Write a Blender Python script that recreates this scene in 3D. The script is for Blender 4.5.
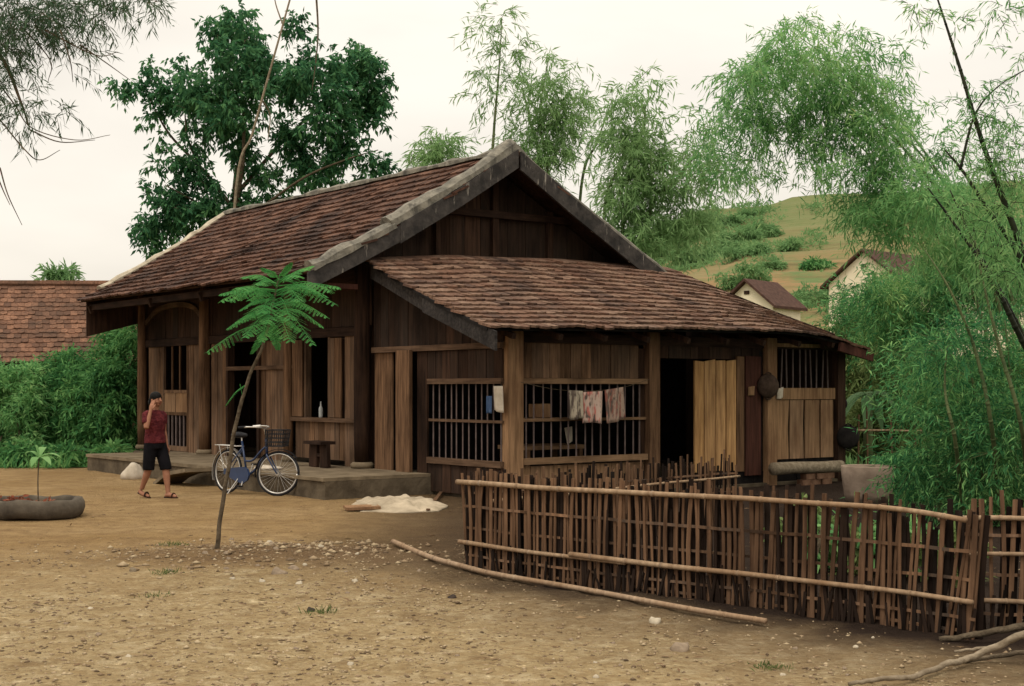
import bpy, math, random
import numpy as np
from mathutils import Vector, Matrix, noise as mnoise

for o in list(bpy.data.objects):
    bpy.data.objects.remove(o, do_unlink=True)
random.seed(11)
rng = np.random.default_rng(11)
scene = bpy.context.scene
COL = scene.collection
R = math.radians

# ------------------------------------------------------------------ camera, world, sun, exposure
F, HZ, CH = 1400.0, 388.0, 1.6                      # focal length in pixels, horizon row, eye height
cam = bpy.data.cameras.new('camera')
cam.sensor_width = 36.0
cam.lens = F / 1024 * 36
cam.shift_y = (HZ - 343) / 1024
cam.clip_start, cam.clip_end = 0.1, 2000
cam_o = bpy.data.objects.new('camera', cam)
cam_o.location = (0, 0, CH)
cam_o.rotation_euler = (R(90), 0, 0)
COL.objects.link(cam_o)
scene.camera = cam_o

SUN_EL, SUN_AZ = 58.0, 205.0                        # high, from behind the left shoulder
world = bpy.data.worlds.new('World')
scene.world = world
world.use_nodes = True
wt = world.node_tree
wn = wt.nodes
wn.clear()
wl = wt.links
w_out = wn.new('ShaderNodeOutputWorld')
w_bg = wn.new('ShaderNodeBackground')
w_sky = wn.new('ShaderNodeTexSky')
w_sky.sky_type = 'NISHITA'
w_sky.sun_disc = False
w_sky.sun_elevation = R(SUN_EL)
w_sky.sun_rotation = R(SUN_AZ)
w_sky.air_density, w_sky.dust_density = 1.0, 4.0
w_geo = wn.new('ShaderNodeTexCoord')
w_sep = wn.new('ShaderNodeSeparateXYZ')
w_ramp = wn.new('ShaderNodeValToRGB')
w_ramp.color_ramp.elements[0].position = 0.0
w_ramp.color_ramp.elements[0].color = (1.06, 0.98, 0.85, 1)
w_ramp.color_ramp.elements[1].position = 1.0
w_ramp.color_ramp.elements[1].color = (2.5, 2.32, 2.02, 1)
e = w_ramp.color_ramp.elements.new(0.22); e.color = (1.16, 1.08, 0.96, 1)
e = w_ramp.color_ramp.elements.new(0.5); e.color = (1.6, 1.48, 1.28, 1)
w_noise = wn.new('ShaderNodeTexNoise')              # soft mottling of the cloud cover
w_noise.inputs['Scale'].default_value = 2.2
w_noise.inputs['Detail'].default_value = 5
w_map = wn.new('ShaderNodeMapping')
w_map.inputs['Scale'].default_value = (1, 1, 3.2)
w_mr = wn.new('ShaderNodeMapRange')
w_mr.inputs['From Min'].default_value, w_mr.inputs['From Max'].default_value = 0.3, 0.7
w_mr.inputs['To Min'].default_value, w_mr.inputs['To Max'].default_value = 0.78, 1.06
w_mul = wn.new('ShaderNodeVectorMath'); w_mul.operation = 'SCALE'
w_skys = wn.new('ShaderNodeVectorMath'); w_skys.operation = 'SCALE'
w_skys.inputs['Scale'].default_value = 0.08
w_mix = wn.new('ShaderNodeMix'); w_mix.data_type = 'RGBA'
w_mix.inputs['Factor'].default_value = 0.10
wl.new(w_geo.outputs['Generated'], w_sep.inputs[0])
wl.new(w_sep.outputs['Z'], w_ramp.inputs[0])
wl.new(w_geo.outputs['Generated'], w_map.inputs[0])
wl.new(w_map.outputs[0], w_noise.inputs['Vector'])
wl.new(w_noise.outputs[0], w_mr.inputs['Value'])
wl.new(w_ramp.outputs[0], w_mul.inputs[0])
wl.new(w_mr.outputs[0], w_mul.inputs['Scale'])
wl.new(w_sky.outputs[0], w_skys.inputs[0])
wl.new(w_mul.outputs[0], w_mix.inputs['A'])
wl.new(w_skys.outputs[0], w_mix.inputs['B'])
wl.new(w_mix.outputs['Result'], w_bg.inputs['Color'])
w_bg.inputs['Strength'].default_value = 1.0
wl.new(w_bg.outputs[0], w_out.inputs[0])

sun = bpy.data.lights.new('sun', 'SUN')
sun.energy = 1.2
sun.angle = R(14)
sun.color = (1.0, 0.93, 0.82)
sun_o = bpy.data.objects.new('sun', sun)
az = R(SUN_AZ)
sd = Vector((math.sin(az) * math.cos(R(SUN_EL)), math.cos(az) * math.cos(R(SUN_EL)), math.sin(R(SUN_EL))))
sun_o.rotation_euler = sd.to_track_quat('Z', 'Y').to_euler()
sun_o.location = (0, -20, 40)
COL.objects.link(sun_o)

vs = scene.view_settings
vs.view_transform = 'Standard'
vs.look = 'None'
vs.exposure = 0.0
vs.gamma = 1.0
vs.use_curve_mapping = False
scene.render.engine = 'CYCLES'
scene.cycles.max_bounces = 6
scene.cycles.transparent_max_bounces = 4
scene.render.resolution_x, scene.render.resolution_y = 1024, 686


# ------------------------------------------------------------------ placing helpers
def px(u, v, Y):
    return Vector(((u - 512) / F * Y, Y, CH + (HZ - v) / F * Y))


def gnd(u, v, z=0.0):
    return px(u, v, F * (CH - z) / (v - HZ))


ANG = R(37.68)
P0 = Vector((-2.67, 20.0, 0))
AX = Vector((-math.sin(ANG), math.cos(ANG), 0))      # along the house front, away from the viewer
BX = Vector((math.cos(ANG), math.sin(ANG), 0))       # across the house


def H(p, q, z):
    w = P0 + AX * p + BX * q
    return Vector((w.x, w.y, z))


def p_at(u, q):                                       # p of image column u on a wall plane q = const
    k = (u - 512) / F
    w = P0 + BX * q
    return (k * w.y - w.x) / (AX.x - k * AX.y)


def q_at(u, p):
    k = (u - 512) / F
    w = P0 + AX * p
    return (k * w.y - w.x) / (BX.x - k * BX.y)


# ------------------------------------------------------------------ object helpers
WLOC = {}


def tag(o, label=None, cat=None, group=None, kind=None):
    if label: o['label'] = label
    if cat: o['category'] = cat
    if group: o['group'] = group
    if kind: o['kind'] = kind
    return o


def empty(name, loc, label, cat, group=None):
    o = bpy.data.objects.new(name, None)
    o.empty_display_size = 0.2
    o.location = loc
    COL.objects.link(o)
    WLOC[o.name] = Vector(loc)
    return tag(o, label, cat, group)


def link(name, verts, faces, mat, parent=None, origin=None, smooth=False):
    """world-space verts (N,3) + faces -> one object"""
    V = np.asarray(verts, dtype=np.float64).reshape(-1, 3)
    if parent is not None:
        org = WLOC[parent.name]
    elif origin is not None:
        org = Vector(origin)
    else:
        org = Vector((float(V[:, 0].mean()), float(V[:, 1].mean()), float(V[:, 2].min())))
    V = V - np.array(org)
    me = bpy.data.meshes.new(name)
    if isinstance(faces, np.ndarray):
        nf, k = faces.shape
        me.vertices.add(len(V)); me.vertices.foreach_set('co', V.astype(np.float32).ravel())
        me.loops.add(nf * k); me.loops.foreach_set('vertex_index', faces.astype(np.int32).ravel())
        me.polygons.add(nf); me.polygons.foreach_set('loop_start', np.arange(0, nf * k, k, dtype=np.int32))
        me.update(calc_edges=True)
    else:
        me.from_pydata([tuple(v) for v in V], [], faces)
    if smooth:
        me.polygons.foreach_set('use_smooth', [True] * len(me.polygons))
    me.materials.append(mat)
    o = bpy.data.objects.new(name, me)
    COL.objects.link(o)
    if parent is not None:
        o.parent = parent
        WLOC[o.name] = org
    else:
        o.location = org
        WLOC[o.name] = org
    return o


class MB:
    """collects world-space shapes"""
    def __init__(self):
        self.v, self.f = [], []

    def add(self, vs, fs):
        n = len(self.v)
        self.v += [tuple(x) for x in vs]
        self.f += [tuple(i + n for i in f) for f in fs]
        return self

    def hexa(self, b, t):
        """four bottom and four top corners"""
        return self.add(list(b) + list(t), [(3, 2, 1, 0), (4, 5, 6, 7), (0, 1, 5, 4), (1, 2, 6, 5), (2, 3, 7, 6), (3, 0, 4, 7)])

    def hbox(self, p0, p1, q0, q1, z0, z1):
        p0, p1 = min(p0, p1), max(p0, p1)
        q0, q1 = min(q0, q1), max(q0, q1)
        return self.hexa([H(p1, q0, z0), H(p0, q0, z0), H(p0, q1, z0), H(p1, q1, z0)],
                         [H(p1, q0, z1), H(p0, q0, z1), H(p0, q1, z1), H(p1, q1, z1)])

    def bar(self, a, b, w, h, up=(0, 0, 1)):
        a, b = Vector(a), Vector(b)
        d = (b - a).normalized()
        s = d.cross(Vector(up))
        if s.length < 1e-4: s = d.cross(Vector((1, 0, 0)))
        s.normalize()
        n = s.cross(d).normalized()
        c = [(-1, -1), (1, -1), (1, 1), (-1, 1)]
        return self.hexa([a + s * (w / 2 * i) + n * (h / 2 * j) for i, j in c],
                         [b + s * (w / 2 * i) + n * (h / 2 * j) for i, j in c])

    def tube(self, pts, rad, n=8, squash=None):
        pts = [Vector(p) for p in pts]
        if not hasattr(rad, '__len__'): rad = [rad] * len(pts)
        vs, fs = [], []
        prev = None
        for i, p in enumerate(pts):
            d = (pts[min(i + 1, len(pts) - 1)] - pts[max(i - 1, 0)])
            if d.length < 1e-9: d = Vector((0, 0, 1))
            d.normalize()
            if prev is None:
                s = d.cross(Vector((0, 0, 1)))
                if s.length < 1e-3: s = d.cross(Vector((1, 0, 0)))
            else:
                s = prev - d * prev.dot(d)
            s.normalize(); prev = s
            t = d.cross(s)
            for k in range(n):
                a = 2 * math.pi * k / n
                vs.append(p + (s * math.cos(a) + t * math.sin(a)) * rad[i])
        m = len(pts)
        for i in range(m - 1):
            for k in range(n):
                k2 = (k + 1) % n
                fs.append((i * n + k, i * n + k2, (i + 1) * n + k2, (i + 1) * n + k))
        fs.append(tuple(range(n - 1, -1, -1)))
        fs.append(tuple((m - 1) * n + k for k in range(n)))
        return self.add(vs, fs)

    def rings(self, rows, fx, fy, n=16):
        """elliptical loft: rows of (center, rx, ry) with horizontal axes fx, fy"""
        vs, fs = [], []
        for c, rx, ry in rows:
            for k in range(n):
                a = 2 * math.pi * k / n
                vs.append(Vector(c) + fx * (rx * math.cos(a)) + fy * (ry * math.sin(a)))
        m = len(rows)
        for i in range(m - 1):
            for k in range(n):
                k2 = (k + 1) % n
                fs.append((i * n + k, i * n + k2, (i + 1) * n + k2, (i + 1) * n + k))
        fs.append(tuple(range(n - 1, -1, -1)))
        fs.append(tuple((m - 1) * n + k for k in range(n)))
        return self.add(vs, fs)

    def ellipsoid(self, c, rx, ry, rz, fx=Vector((1, 0, 0)), fy=Vector((0, 1, 0)), n=14, m=10):
        rows = []
        for i in range(m + 1):
            a = -math.pi / 2 + math.pi * i / m
            k = max(math.cos(a), 0.02)
            rows.append((Vector(c) + Vector((0, 0, rz * math.sin(a))), rx * k, ry * k))
        return self.rings(rows, fx, fy, n)

    def build(self, name, mat, parent=None, origin=None, smooth=False):
        return link(name, self.v, self.f, mat, parent, origin, smooth)


def bez(pts, n=12):
    """smooth curve through points (Catmull-Rom)"""
    P = [Vector(p) for p in pts]
    P = [P[0] * 2 - P[1]] + P + [P[-1] * 2 - P[-2]]
    out = []
    for i in range(1, len(P) - 2):
        for k in range(n):
            t = k / n
            a, b, c, d = P[i - 1], P[i], P[i + 1], P[i + 2]
            out.append(0.5 * ((2 * b) + (c - a) * t + (2 * a - 5 * b + 4 * c - d) * t * t + (3 * b - a - 3 * c + d) * t ** 3))
    out.append(P[-2])
    return out


# ------------------------------------------------------------------ materials
def new_mat(name):
    m = bpy.data.materials.new(name)
    m.use_nodes = True
    m.node_tree.nodes.clear()
    return m, m.node_tree.nodes, m.node_tree.links


def rgb_mix(N, L, fac, a, b):
    mx = N.new('ShaderNodeMix'); mx.data_type = 'RGBA'
    for sock, val in (('Factor', fac), ('A', a), ('B', b)):
        if isinstance(val, bpy.types.NodeSocket): L.new(val, mx.inputs[sock])
        elif sock == 'Factor': mx.inputs[sock].default_value = val
        else: mx.inputs[sock].default_value = (*val, 1)
    return mx.outputs['Result']


def noise_fac(N, L, scale, lo, hi, vec=None, mapping=(1, 1, 1), detail=6, rough=0.6, coord='Object', rot=0.0):
    tc = N.new('ShaderNodeTexCoord')
    mp = N.new('ShaderNodeMapping')
    mp.vector_type = 'POINT'
    src = tc.outputs[coord]
    if rot:
        mr = N.new('ShaderNodeMapping'); mr.inputs['Rotation'].default_value = (0, 0, rot)
        L.new(src, mr.inputs[0]); src = mr.outputs[0]
    mp.inputs['Scale'].default_value = mapping
    L.new(src, mp.inputs[0])
    nz = N.new('ShaderNodeTexNoise')
    nz.inputs['Scale'].default_value = scale
    nz.inputs['Detail'].default_value = detail
    nz.inputs['Roughness'].default_value = rough
    L.new(mp.outputs[0], nz.inputs['Vector'])
    r = N.new('ShaderNodeMapRange')
    r.inputs['From Min'].default_value = lo
    r.inputs['From Max'].default_value = hi
    L.new(nz.outputs[0], r.inputs['Value'])
    return r.outputs[0]


def finish(N, L, color, rough=0.85, bump=None, bump_d=0.01, spec=0.25, metallic=0.0):
    b = N.new('ShaderNodeBsdfPrincipled')
    o = N.new('ShaderNodeOutputMaterial')
    if isinstance(color, bpy.types.NodeSocket): L.new(color, b.inputs['Base Color'])
    else: b.inputs['Base Color'].default_value = (*color, 1)
    b.inputs['Roughness'].default_value = rough
    b.inputs['Specular IOR Level'].default_value = spec
    b.inputs['Metallic'].default_value = metallic
    if bump is not None:
        bp = N.new('ShaderNodeBump')
        bp.inputs['Distance'].default_value = bump_d
        bp.inputs['Strength'].default_value = 0.8
        L.new(bump, bp.inputs['Height'])
        L.new(bp.outputs[0], b.inputs['Normal'])
    L.new(b.outputs[0], o.inputs[0])


def wood(name, dark, light, grain='v', var=0.45, stain=None, grey=0.5):
    m, N, L = new_mat(name)
    mp = (9, 9, 0.7) if grain == 'v' else (0.8, 9, 9)
    rot = 0.0
    if grain == 'p': rot, mp = -(math.pi / 2 + ANG), (0.8, 9, 9)
    if grain == 'q': rot, mp = -ANG, (0.8, 9, 9)
    g = noise_fac(N, L, 2.2, 0.3, 0.72, mapping=mp, rot=rot)
    c = rgb_mix(N, L, g, dark, light)
    geo = N.new('ShaderNodeNewGeometry')
    r2 = N.new('ShaderNodeMapRange')
    r2.inputs['To Min'].default_value, r2.inputs['To Max'].default_value = 1 - var, 1 + var * 0.5
    L.new(geo.outputs['Random Per Island'], r2.inputs['Value'])
    sc = N.new('ShaderNodeVectorMath'); sc.operation = 'SCALE'
    L.new(c, sc.inputs[0]); L.new(r2.outputs[0], sc.inputs['Scale'])
    c = sc.outputs[0]
    wn_ = N.new('ShaderNodeTexWhiteNoise'); wn_.noise_dimensions = '1D'
    L.new(geo.outputs['Random Per Island'], wn_.inputs['W'])
    wr_ = N.new('ShaderNodeMapRange'); wr_.inputs['From Min'].default_value = .35; wr_.inputs['To Max'].default_value = grey
    L.new(wn_.outputs['Value'], wr_.inputs['Value'])
    gy = sum(light) / 3
    c = rgb_mix(N, L, wr_.outputs[0], c, (gy * .95, gy * .82, gy * .70))
    s = noise_fac(N, L, 1.3, 0.48, 0.75, mapping=(1, 1, 0.5))
    c = rgb_mix(N, L, s, c, stain or tuple(x * 0.35 for x in dark))
    finish(N, L, c, 0.85, g, 0.006, 0.06)
    return m


def plain(name, a, b, scale=6, rough=0.85, bump=0.004, spec=0.08, metallic=0.0, lo=0.35, hi=0.7):
    m, N, L = new_mat(name)
    f = noise_fac(N, L, scale, lo, hi)
    finish(N, L, rgb_mix(N, L, f, a, b), rough, f, bump, spec, metallic)
    return m


def leaf_mat(name, cols, trans=0.35, clump=0.7, rough=0.65, yellow=True):
    """leaves: each leaf its own tone, broad clumps of lighter and darker growth"""
    m, N, L = new_mat(name)
    geo = N.new('ShaderNodeNewGeometry')
    ramp = N.new('ShaderNodeValToRGB')
    el = ramp.color_ramp.elements
    el[0].color = (*cols[0], 1); el[1].color = (*cols[-1], 1)
    for i, c in enumerate(cols[1:-1]):
        q = el.new((i + 1) / (len(cols) - 1)); q.color = (*c, 1)
    if yellow:
        q = el.new(0.93); q.color = (*cols[-1], 1)
        el[len(el) - 1].color = (0.42, 0.36, 0.12, 1)
    f = noise_fac(N, L, clump, 0.3, 0.7, detail=3)
    add = N.new('ShaderNodeMath'); add.operation = 'MULTIPLY_ADD'
    add.inputs[1].default_value = 0.55
    L.new(geo.outputs['Random Per Island'], add.inputs[0])
    sc = N.new('ShaderNodeMath'); sc.operation = 'MULTIPLY'; sc.inputs[1].default_value = 0.45
    L.new(f, sc.inputs[0]); L.new(sc.outputs[0], add.inputs[2])
    L.new(add.outputs[0], ramp.inputs[0])
    d = N.new('ShaderNodeBsdfPrincipled')
    d.inputs['Roughness'].default_value = rough
    d.inputs['Specular IOR Level'].default_value = 0.07
    t = N.new('ShaderNodeBsdfTranslucent')
    L.new(ramp.outputs[0], d.inputs['Base Color']); L.new(ramp.outputs[0], t.inputs['Color'])
    mx = N.new('ShaderNodeMixShader'); mx.inputs[0].default_value = trans
    L.new(d.outputs[0], mx.inputs[1]); L.new(t.outputs[0], mx.inputs[2])
    o = N.new('ShaderNodeOutputMaterial'); L.new(mx.outputs[0], o.inputs[0])
    return m


def tile_mat(name, ramp_cols, moss, moss_lo=0.5, moss_hi=0.72, sc=0.9):
    m, N, L = new_mat(name)
    geo = N.new('ShaderNodeNewGeometry')
    ramp = N.new('ShaderNodeValToRGB')
    el = ramp.color_ramp.elements
    el[0].color = (*ramp_cols[0], 1); el[1].color = (*ramp_cols[-1], 1)
    for i, c in enumerate(ramp_cols[1:-1]):
        q = el.new((i + 1) / (len(ramp_cols) - 1)); q.color = (*c, 1)
    L.new(geo.outputs['Random Per Island'], ramp.inputs[0])
    big = noise_fac(N, L, sc, moss_lo, moss_hi, detail=7, rough=0.68)
    c = rgb_mix(N, L, big, ramp.outputs[0], moss)
    fine = noise_fac(N, L, 16, 0.42, 0.8, detail=4)
    c = rgb_mix(N, L, fine, c, tuple(x * 0.4 for x in ramp_cols[0]))
    finish(N, L, c, 0.9, fine, 0.006, 0.15)
    return m


M = {}
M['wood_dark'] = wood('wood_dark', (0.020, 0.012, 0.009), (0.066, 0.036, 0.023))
M['wood_dark_p'] = wood('wood_dark_along', (0.018, 0.011, 0.009), (0.055, 0.032, 0.022), 'p')
M['wood_dark_q'] = wood('wood_dark_across', (0.018, 0.011, 0.009), (0.055, 0.032, 0.022), 'q')
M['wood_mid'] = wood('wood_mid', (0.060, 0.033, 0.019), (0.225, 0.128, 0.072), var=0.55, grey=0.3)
M['wood_mid_p'] = wood('wood_mid_along', (0.06, 0.036, 0.023), (0.16, 0.098, 0.062), 'p', 0.2)
M['wood_mid_q'] = wood('wood_mid_across', (0.12, 0.07, 0.04), (0.30, 0.185, 0.105), 'q', 0.2)
M['wood_light'] = wood('wood_light', (0.24, 0.125, 0.05), (0.58, 0.335, 0.145), var=0.22, stain=(0.13, 0.065, 0.03), grey=0.1)
M['wood_red'] = wood('wood_red', (0.035, 0.016, 0.012), (0.095, 0.038, 0.027))
M['wood_tan'] = wood('wood_tan', (0.14, 0.080, 0.043), (0.38, 0.225, 0.122), var=0.3, stain=(0.11, 0.055, 0.03), grey=0.15)
M['wood_grey'] = wood('wood_grey', (0.020, 0.018, 0.018), (0.062, 0.054, 0.050), 'q')
M['bars'] = plain('iron_bars', (0.10, 0.075, 0.07), (0.17, 0.13, 0.12), 9)
M['black'] = plain('shade_and_wok_black', (0.006, 0.005, 0.005), (0.018, 0.015, 0.014), 8, 0.7)  # near-black: paints the kitchen's inner shade and wall gaps; also a wok's own black
M['iron'] = plain('cast_iron', (0.012, 0.011, 0.011), (0.04, 0.033, 0.03), 10, 0.6)
M['pan_brown'] = plain('sooty_pan', (0.035, 0.022, 0.016), (0.08, 0.052, 0.038), 9, 0.7)
M['tile_main'] = tile_mat('roof_tiles_main', [(0.062, 0.032, 0.022), (0.112, 0.054, 0.035), (0.135, 0.066, 0.043), (0.17, 0.090, 0.060)], (0.022, 0.013, 0.011), 0.46, 0.66)
M['tile_lean'] = tile_mat('roof_tiles_lean', [(0.095, 0.054, 0.038), (0.17, 0.09, 0.059), (0.19, 0.115, 0.078), (0.235, 0.148, 0.104)], (0.055, 0.038, 0.033), 0.5, 0.70, 1.1)
M['tile_far'] = tile_mat('roof_tiles_far', [(0.11, 0.058, 0.038), (0.19, 0.095, 0.058), (0.25, 0.13, 0.08)], (0.07, 0.045, 0.032), 0.45, 0.66, 0.7)
M['tile_brown'] = plain('roof_tiles_brown', (0.05, 0.028, 0.022), (0.10, 0.055, 0.042), 5)


def mortar_mat():
    m, N, L = new_mat('stained_mortar')
    f = noise_fac(N, L, 5, 0.35, 0.65)
    c = rgb_mix(N, L, f, (0.10, 0.094, 0.078), (0.25, 0.228, 0.185))
    s = noise_fac(N, L, 3.0, 0.52, 0.72, mapping=(2.2, 2.2, 0.5))
    c = rgb_mix(N, L, s, c, (0.045, 0.042, 0.038))
    finish(N, L, c, 0.95, f, 0.02)
    return m


def fascia_mat():
    m, N, L = new_mat('weathered_barge_board')
    f = noise_fac(N, L, 5, 0.35, 0.65)
    c = rgb_mix(N, L, f, (0.022, 0.020, 0.019), (0.062, 0.054, 0.049))
    s = noise_fac(N, L, 2.4, 0.63, 0.72, mapping=(6, 6, 1.0), detail=4)
    c = rgb_mix(N, L, s, c, (0.30, 0.27, 0.23))
    finish(N, L, c, 0.95, f, 0.01)
    return m


M['mortar'] = mortar_mat()
M['verge_light'] = plain('pale_mortar', (0.26, 0.22, 0.16), (0.50, 0.44, 0.34), 5)
M['fascia'] = fascia_mat()
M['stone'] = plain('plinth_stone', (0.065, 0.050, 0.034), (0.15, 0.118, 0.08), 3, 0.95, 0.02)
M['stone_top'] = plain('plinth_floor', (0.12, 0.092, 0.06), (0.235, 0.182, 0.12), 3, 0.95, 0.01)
M['brick'] = plain('old_brick', (0.10, 0.05, 0.03), (0.22, 0.13, 0.085), 6, 0.95, 0.01)
M['bamboo_dry'] = wood('dry_bamboo', (0.20, 0.13, 0.08), (0.40, 0.285, 0.185), 'v', 0.25, stain=(0.20, 0.115, 0.06), grey=0.3)
M['bamboo_old'] = wood('old_bamboo', (0.065, 0.036, 0.022), (0.25, 0.145, 0.085), 'v', 0.75, stain=(0.03, 0.017, 0.011), grey=0.35)
M['bamboo_grey'] = wood('grey_bamboo', (0.009, 0.006, 0.005), (0.030, 0.019, 0.014), 'v', 0.6, stain=(0.028, 0.017, 0.012))
M['culm_dark'] = plain('bamboo_culm_dark', (0.012, 0.014, 0.010), (0.04, 0.045, 0.025), 4, 0.5)
M['culm_green'] = plain('bamboo_culm_green', (0.06, 0.085, 0.035), (0.14, 0.16, 0.07), 4, 0.5)
M['bark'] = plain('bark', (0.06, 0.045, 0.03), (0.16, 0.125, 0.085), 12, 0.95, 0.02)
M['bark_pale'] = plain('pale_bark', (0.16, 0.125, 0.085), (0.30, 0.245, 0.175), 14, 0.95, 0.01)
M['rock'] = plain('yard_stone', (0.16, 0.12, 0.085), (0.36, 0.28, 0.20), 8, 0.95, 0.01)
M['rock_pale'] = plain('pale_stone', (0.35, 0.30, 0.22), (0.55, 0.48, 0.37), 8, 0.95, 0.01)
M['rock_dark'] = plain('dark_stone', (0.03, 0.024, 0.02), (0.08, 0.06, 0.05), 8, 0.95, 0.01)
M['L_tree'] = leaf_mat('broad_leaves', [(0.012, 0.05, 0.028), (0.04, 0.135, 0.062), (0.095, 0.24, 0.10), (0.20, 0.40, 0.16)], 0.5, 0.35)
M['L_bam_far'] = leaf_mat('far_bamboo_leaves', [(0.13, 0.24, 0.095), (0.23, 0.38, 0.155), (0.33, 0.49, 0.215)], 0.6, 0.5)
M['L_bam'] = leaf_mat('bamboo_leaves', [(0.045, 0.155, 0.06), (0.14, 0.33, 0.12), (0.26, 0.48, 0.18), (0.40, 0.57, 0.24)], 0.6, 0.6)
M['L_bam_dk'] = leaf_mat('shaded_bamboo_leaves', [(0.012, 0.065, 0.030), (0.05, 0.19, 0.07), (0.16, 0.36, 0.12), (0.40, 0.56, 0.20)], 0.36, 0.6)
M['L_yel'] = leaf_mat('yellow_green_leaves', [(0.08, 0.12, 0.04), (0.15, 0.21, 0.07), (0.25, 0.29, 0.11)], 0.4, 0.8)
M['L_bush'] = leaf_mat('bush_leaves', [(0.018, 0.08, 0.03), (0.06, 0.19, 0.062), (0.13, 0.30, 0.095), (0.24, 0.41, 0.14)], 0.42, 0.8)
M['L_hill'] = leaf_mat('hillside_leaves', [(0.09, 0.19, 0.075), (0.15, 0.28, 0.11), (0.23, 0.37, 0.15)], 0.45, 0.3)
M['L_needle'] = leaf_mat('needle_leaves', [(0.03, 0.06, 0.035), (0.06, 0.11, 0.06), (0.10, 0.17, 0.09)], 0.3, 1.5)
M['L_frond'] = leaf_mat('frond_leaflets', [(0.03, 0.17, 0.06), (0.08, 0.31, 0.085), (0.21, 0.46, 0.13)], 0.45, 3.0, yellow=False)
M['L_seed'] = leaf_mat('seedling_leaf', [(0.16, 0.34, 0.12), (0.26, 0.44, 0.18)], 0.4, 2, yellow=False)
M['L_red'] = leaf_mat('withered_leaves', [(0.12, 0.035, 0.02), (0.26, 0.08, 0.045), (0.33, 0.14, 0.08)], 0.2, 3)
M['L_banana'] = leaf_mat('banana_leaf', [(0.10, 0.20, 0.09), (0.19, 0.31, 0.15)], 0.4, 2)
M['L_grass'] = leaf_mat('grass_blade', [(0.05, 0.09, 0.03), (0.10, 0.14, 0.045), (0.18, 0.18, 0.08)], 0.3, 3)
M['cream'] = plain('cream_plaster', (0.70, 0.62, 0.44), (0.80, 0.73, 0.56), 1.2)
M['skin'] = plain('skin', (0.25, 0.115, 0.07), (0.31, 0.15, 0.095), 8, 0.55)
M['hair'] = plain('black_hair', (0.004, 0.0035, 0.0035), (0.009, 0.008, 0.007), 30, 0.6)
M['shirt'] = plain('dark_red_cloth', (0.060, 0.011, 0.015), (0.15, 0.030, 0.033), 14, 0.9, 0.03)
M['shorts'] = plain('black_cloth', (0.004, 0.004, 0.005), (0.009, 0.008, 0.010), 10, 0.9)
M['leather'] = plain('brown_leather', (0.02, 0.01, 0.007), (0.05, 0.025, 0.016), 10, 0.6)
M['bike_blue'] = plain('bicycle_blue_paint', (0.008, 0.022, 0.065), (0.016, 0.036, 0.10), 4, 0.45, 0.001, 0.5)
M['bike_black'] = plain('bicycle_black', (0.012, 0.012, 0.014), (0.028, 0.028, 0.03), 8, 0.6)
M['chrome'] = plain('dull_chrome', (0.42, 0.40, 0.37), (0.60, 0.57, 0.53), 8, 0.35, 0.0005, 0.5, 0.8)
M['white_plastic'] = plain('white_plastic', (0.66, 0.63, 0.58), (0.78, 0.75, 0.70), 8, 0.6)
M['tarp'] = plain('cream_sacking', (0.27, 0.22, 0.155), (0.52, 0.43, 0.315), 3, 0.9, 0.02)
M['cloth_pale'] = plain('pale_cloth', (0.42, 0.36, 0.28), (0.60, 0.53, 0.44), 6, 0.9)
M['cloth_blue'] = plain('blue_cloth', (0.04, 0.07, 0.14), (0.07, 0.11, 0.2), 6, 0.9)
M['glass'] = plain('grey_glass', (0.30, 0.31, 0.30), (0.42, 0.43, 0.42), 6, 0.25, 0.0, 0.5)
M['concrete'] = plain('basin_concrete', (0.17, 0.125, 0.095), (0.31, 0.24, 0.185), 3, 0.95, 0.01)
M['tyre'] = plain('old_tyre', (0.05, 0.041, 0.032), (0.12, 0.10, 0.076), 4, 0.9, 0.01)
M['soil'] = plain('planter_soil', (0.06, 0.04, 0.025), (0.14, 0.095, 0.06), 6, 0.95, 0.03)


def towel_mat(name, base, mark, sc):
    m, N, L = new_mat(name)
    f = noise_fac(N, L, sc, 0.47, 0.56, mapping=(3, 3, 1), detail=3)
    c = rgb_mix(N, L, f, base, mark)
    g = noise_fac(N, L, 16, 0.5, 0.62, mapping=(1, 1, 0.4), detail=2)
    c = rgb_mix(N, L, g, c, (0.12, 0.09, 0.075))
    finish(N, L, c, 0.95, f, 0.004)
    return m


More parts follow.
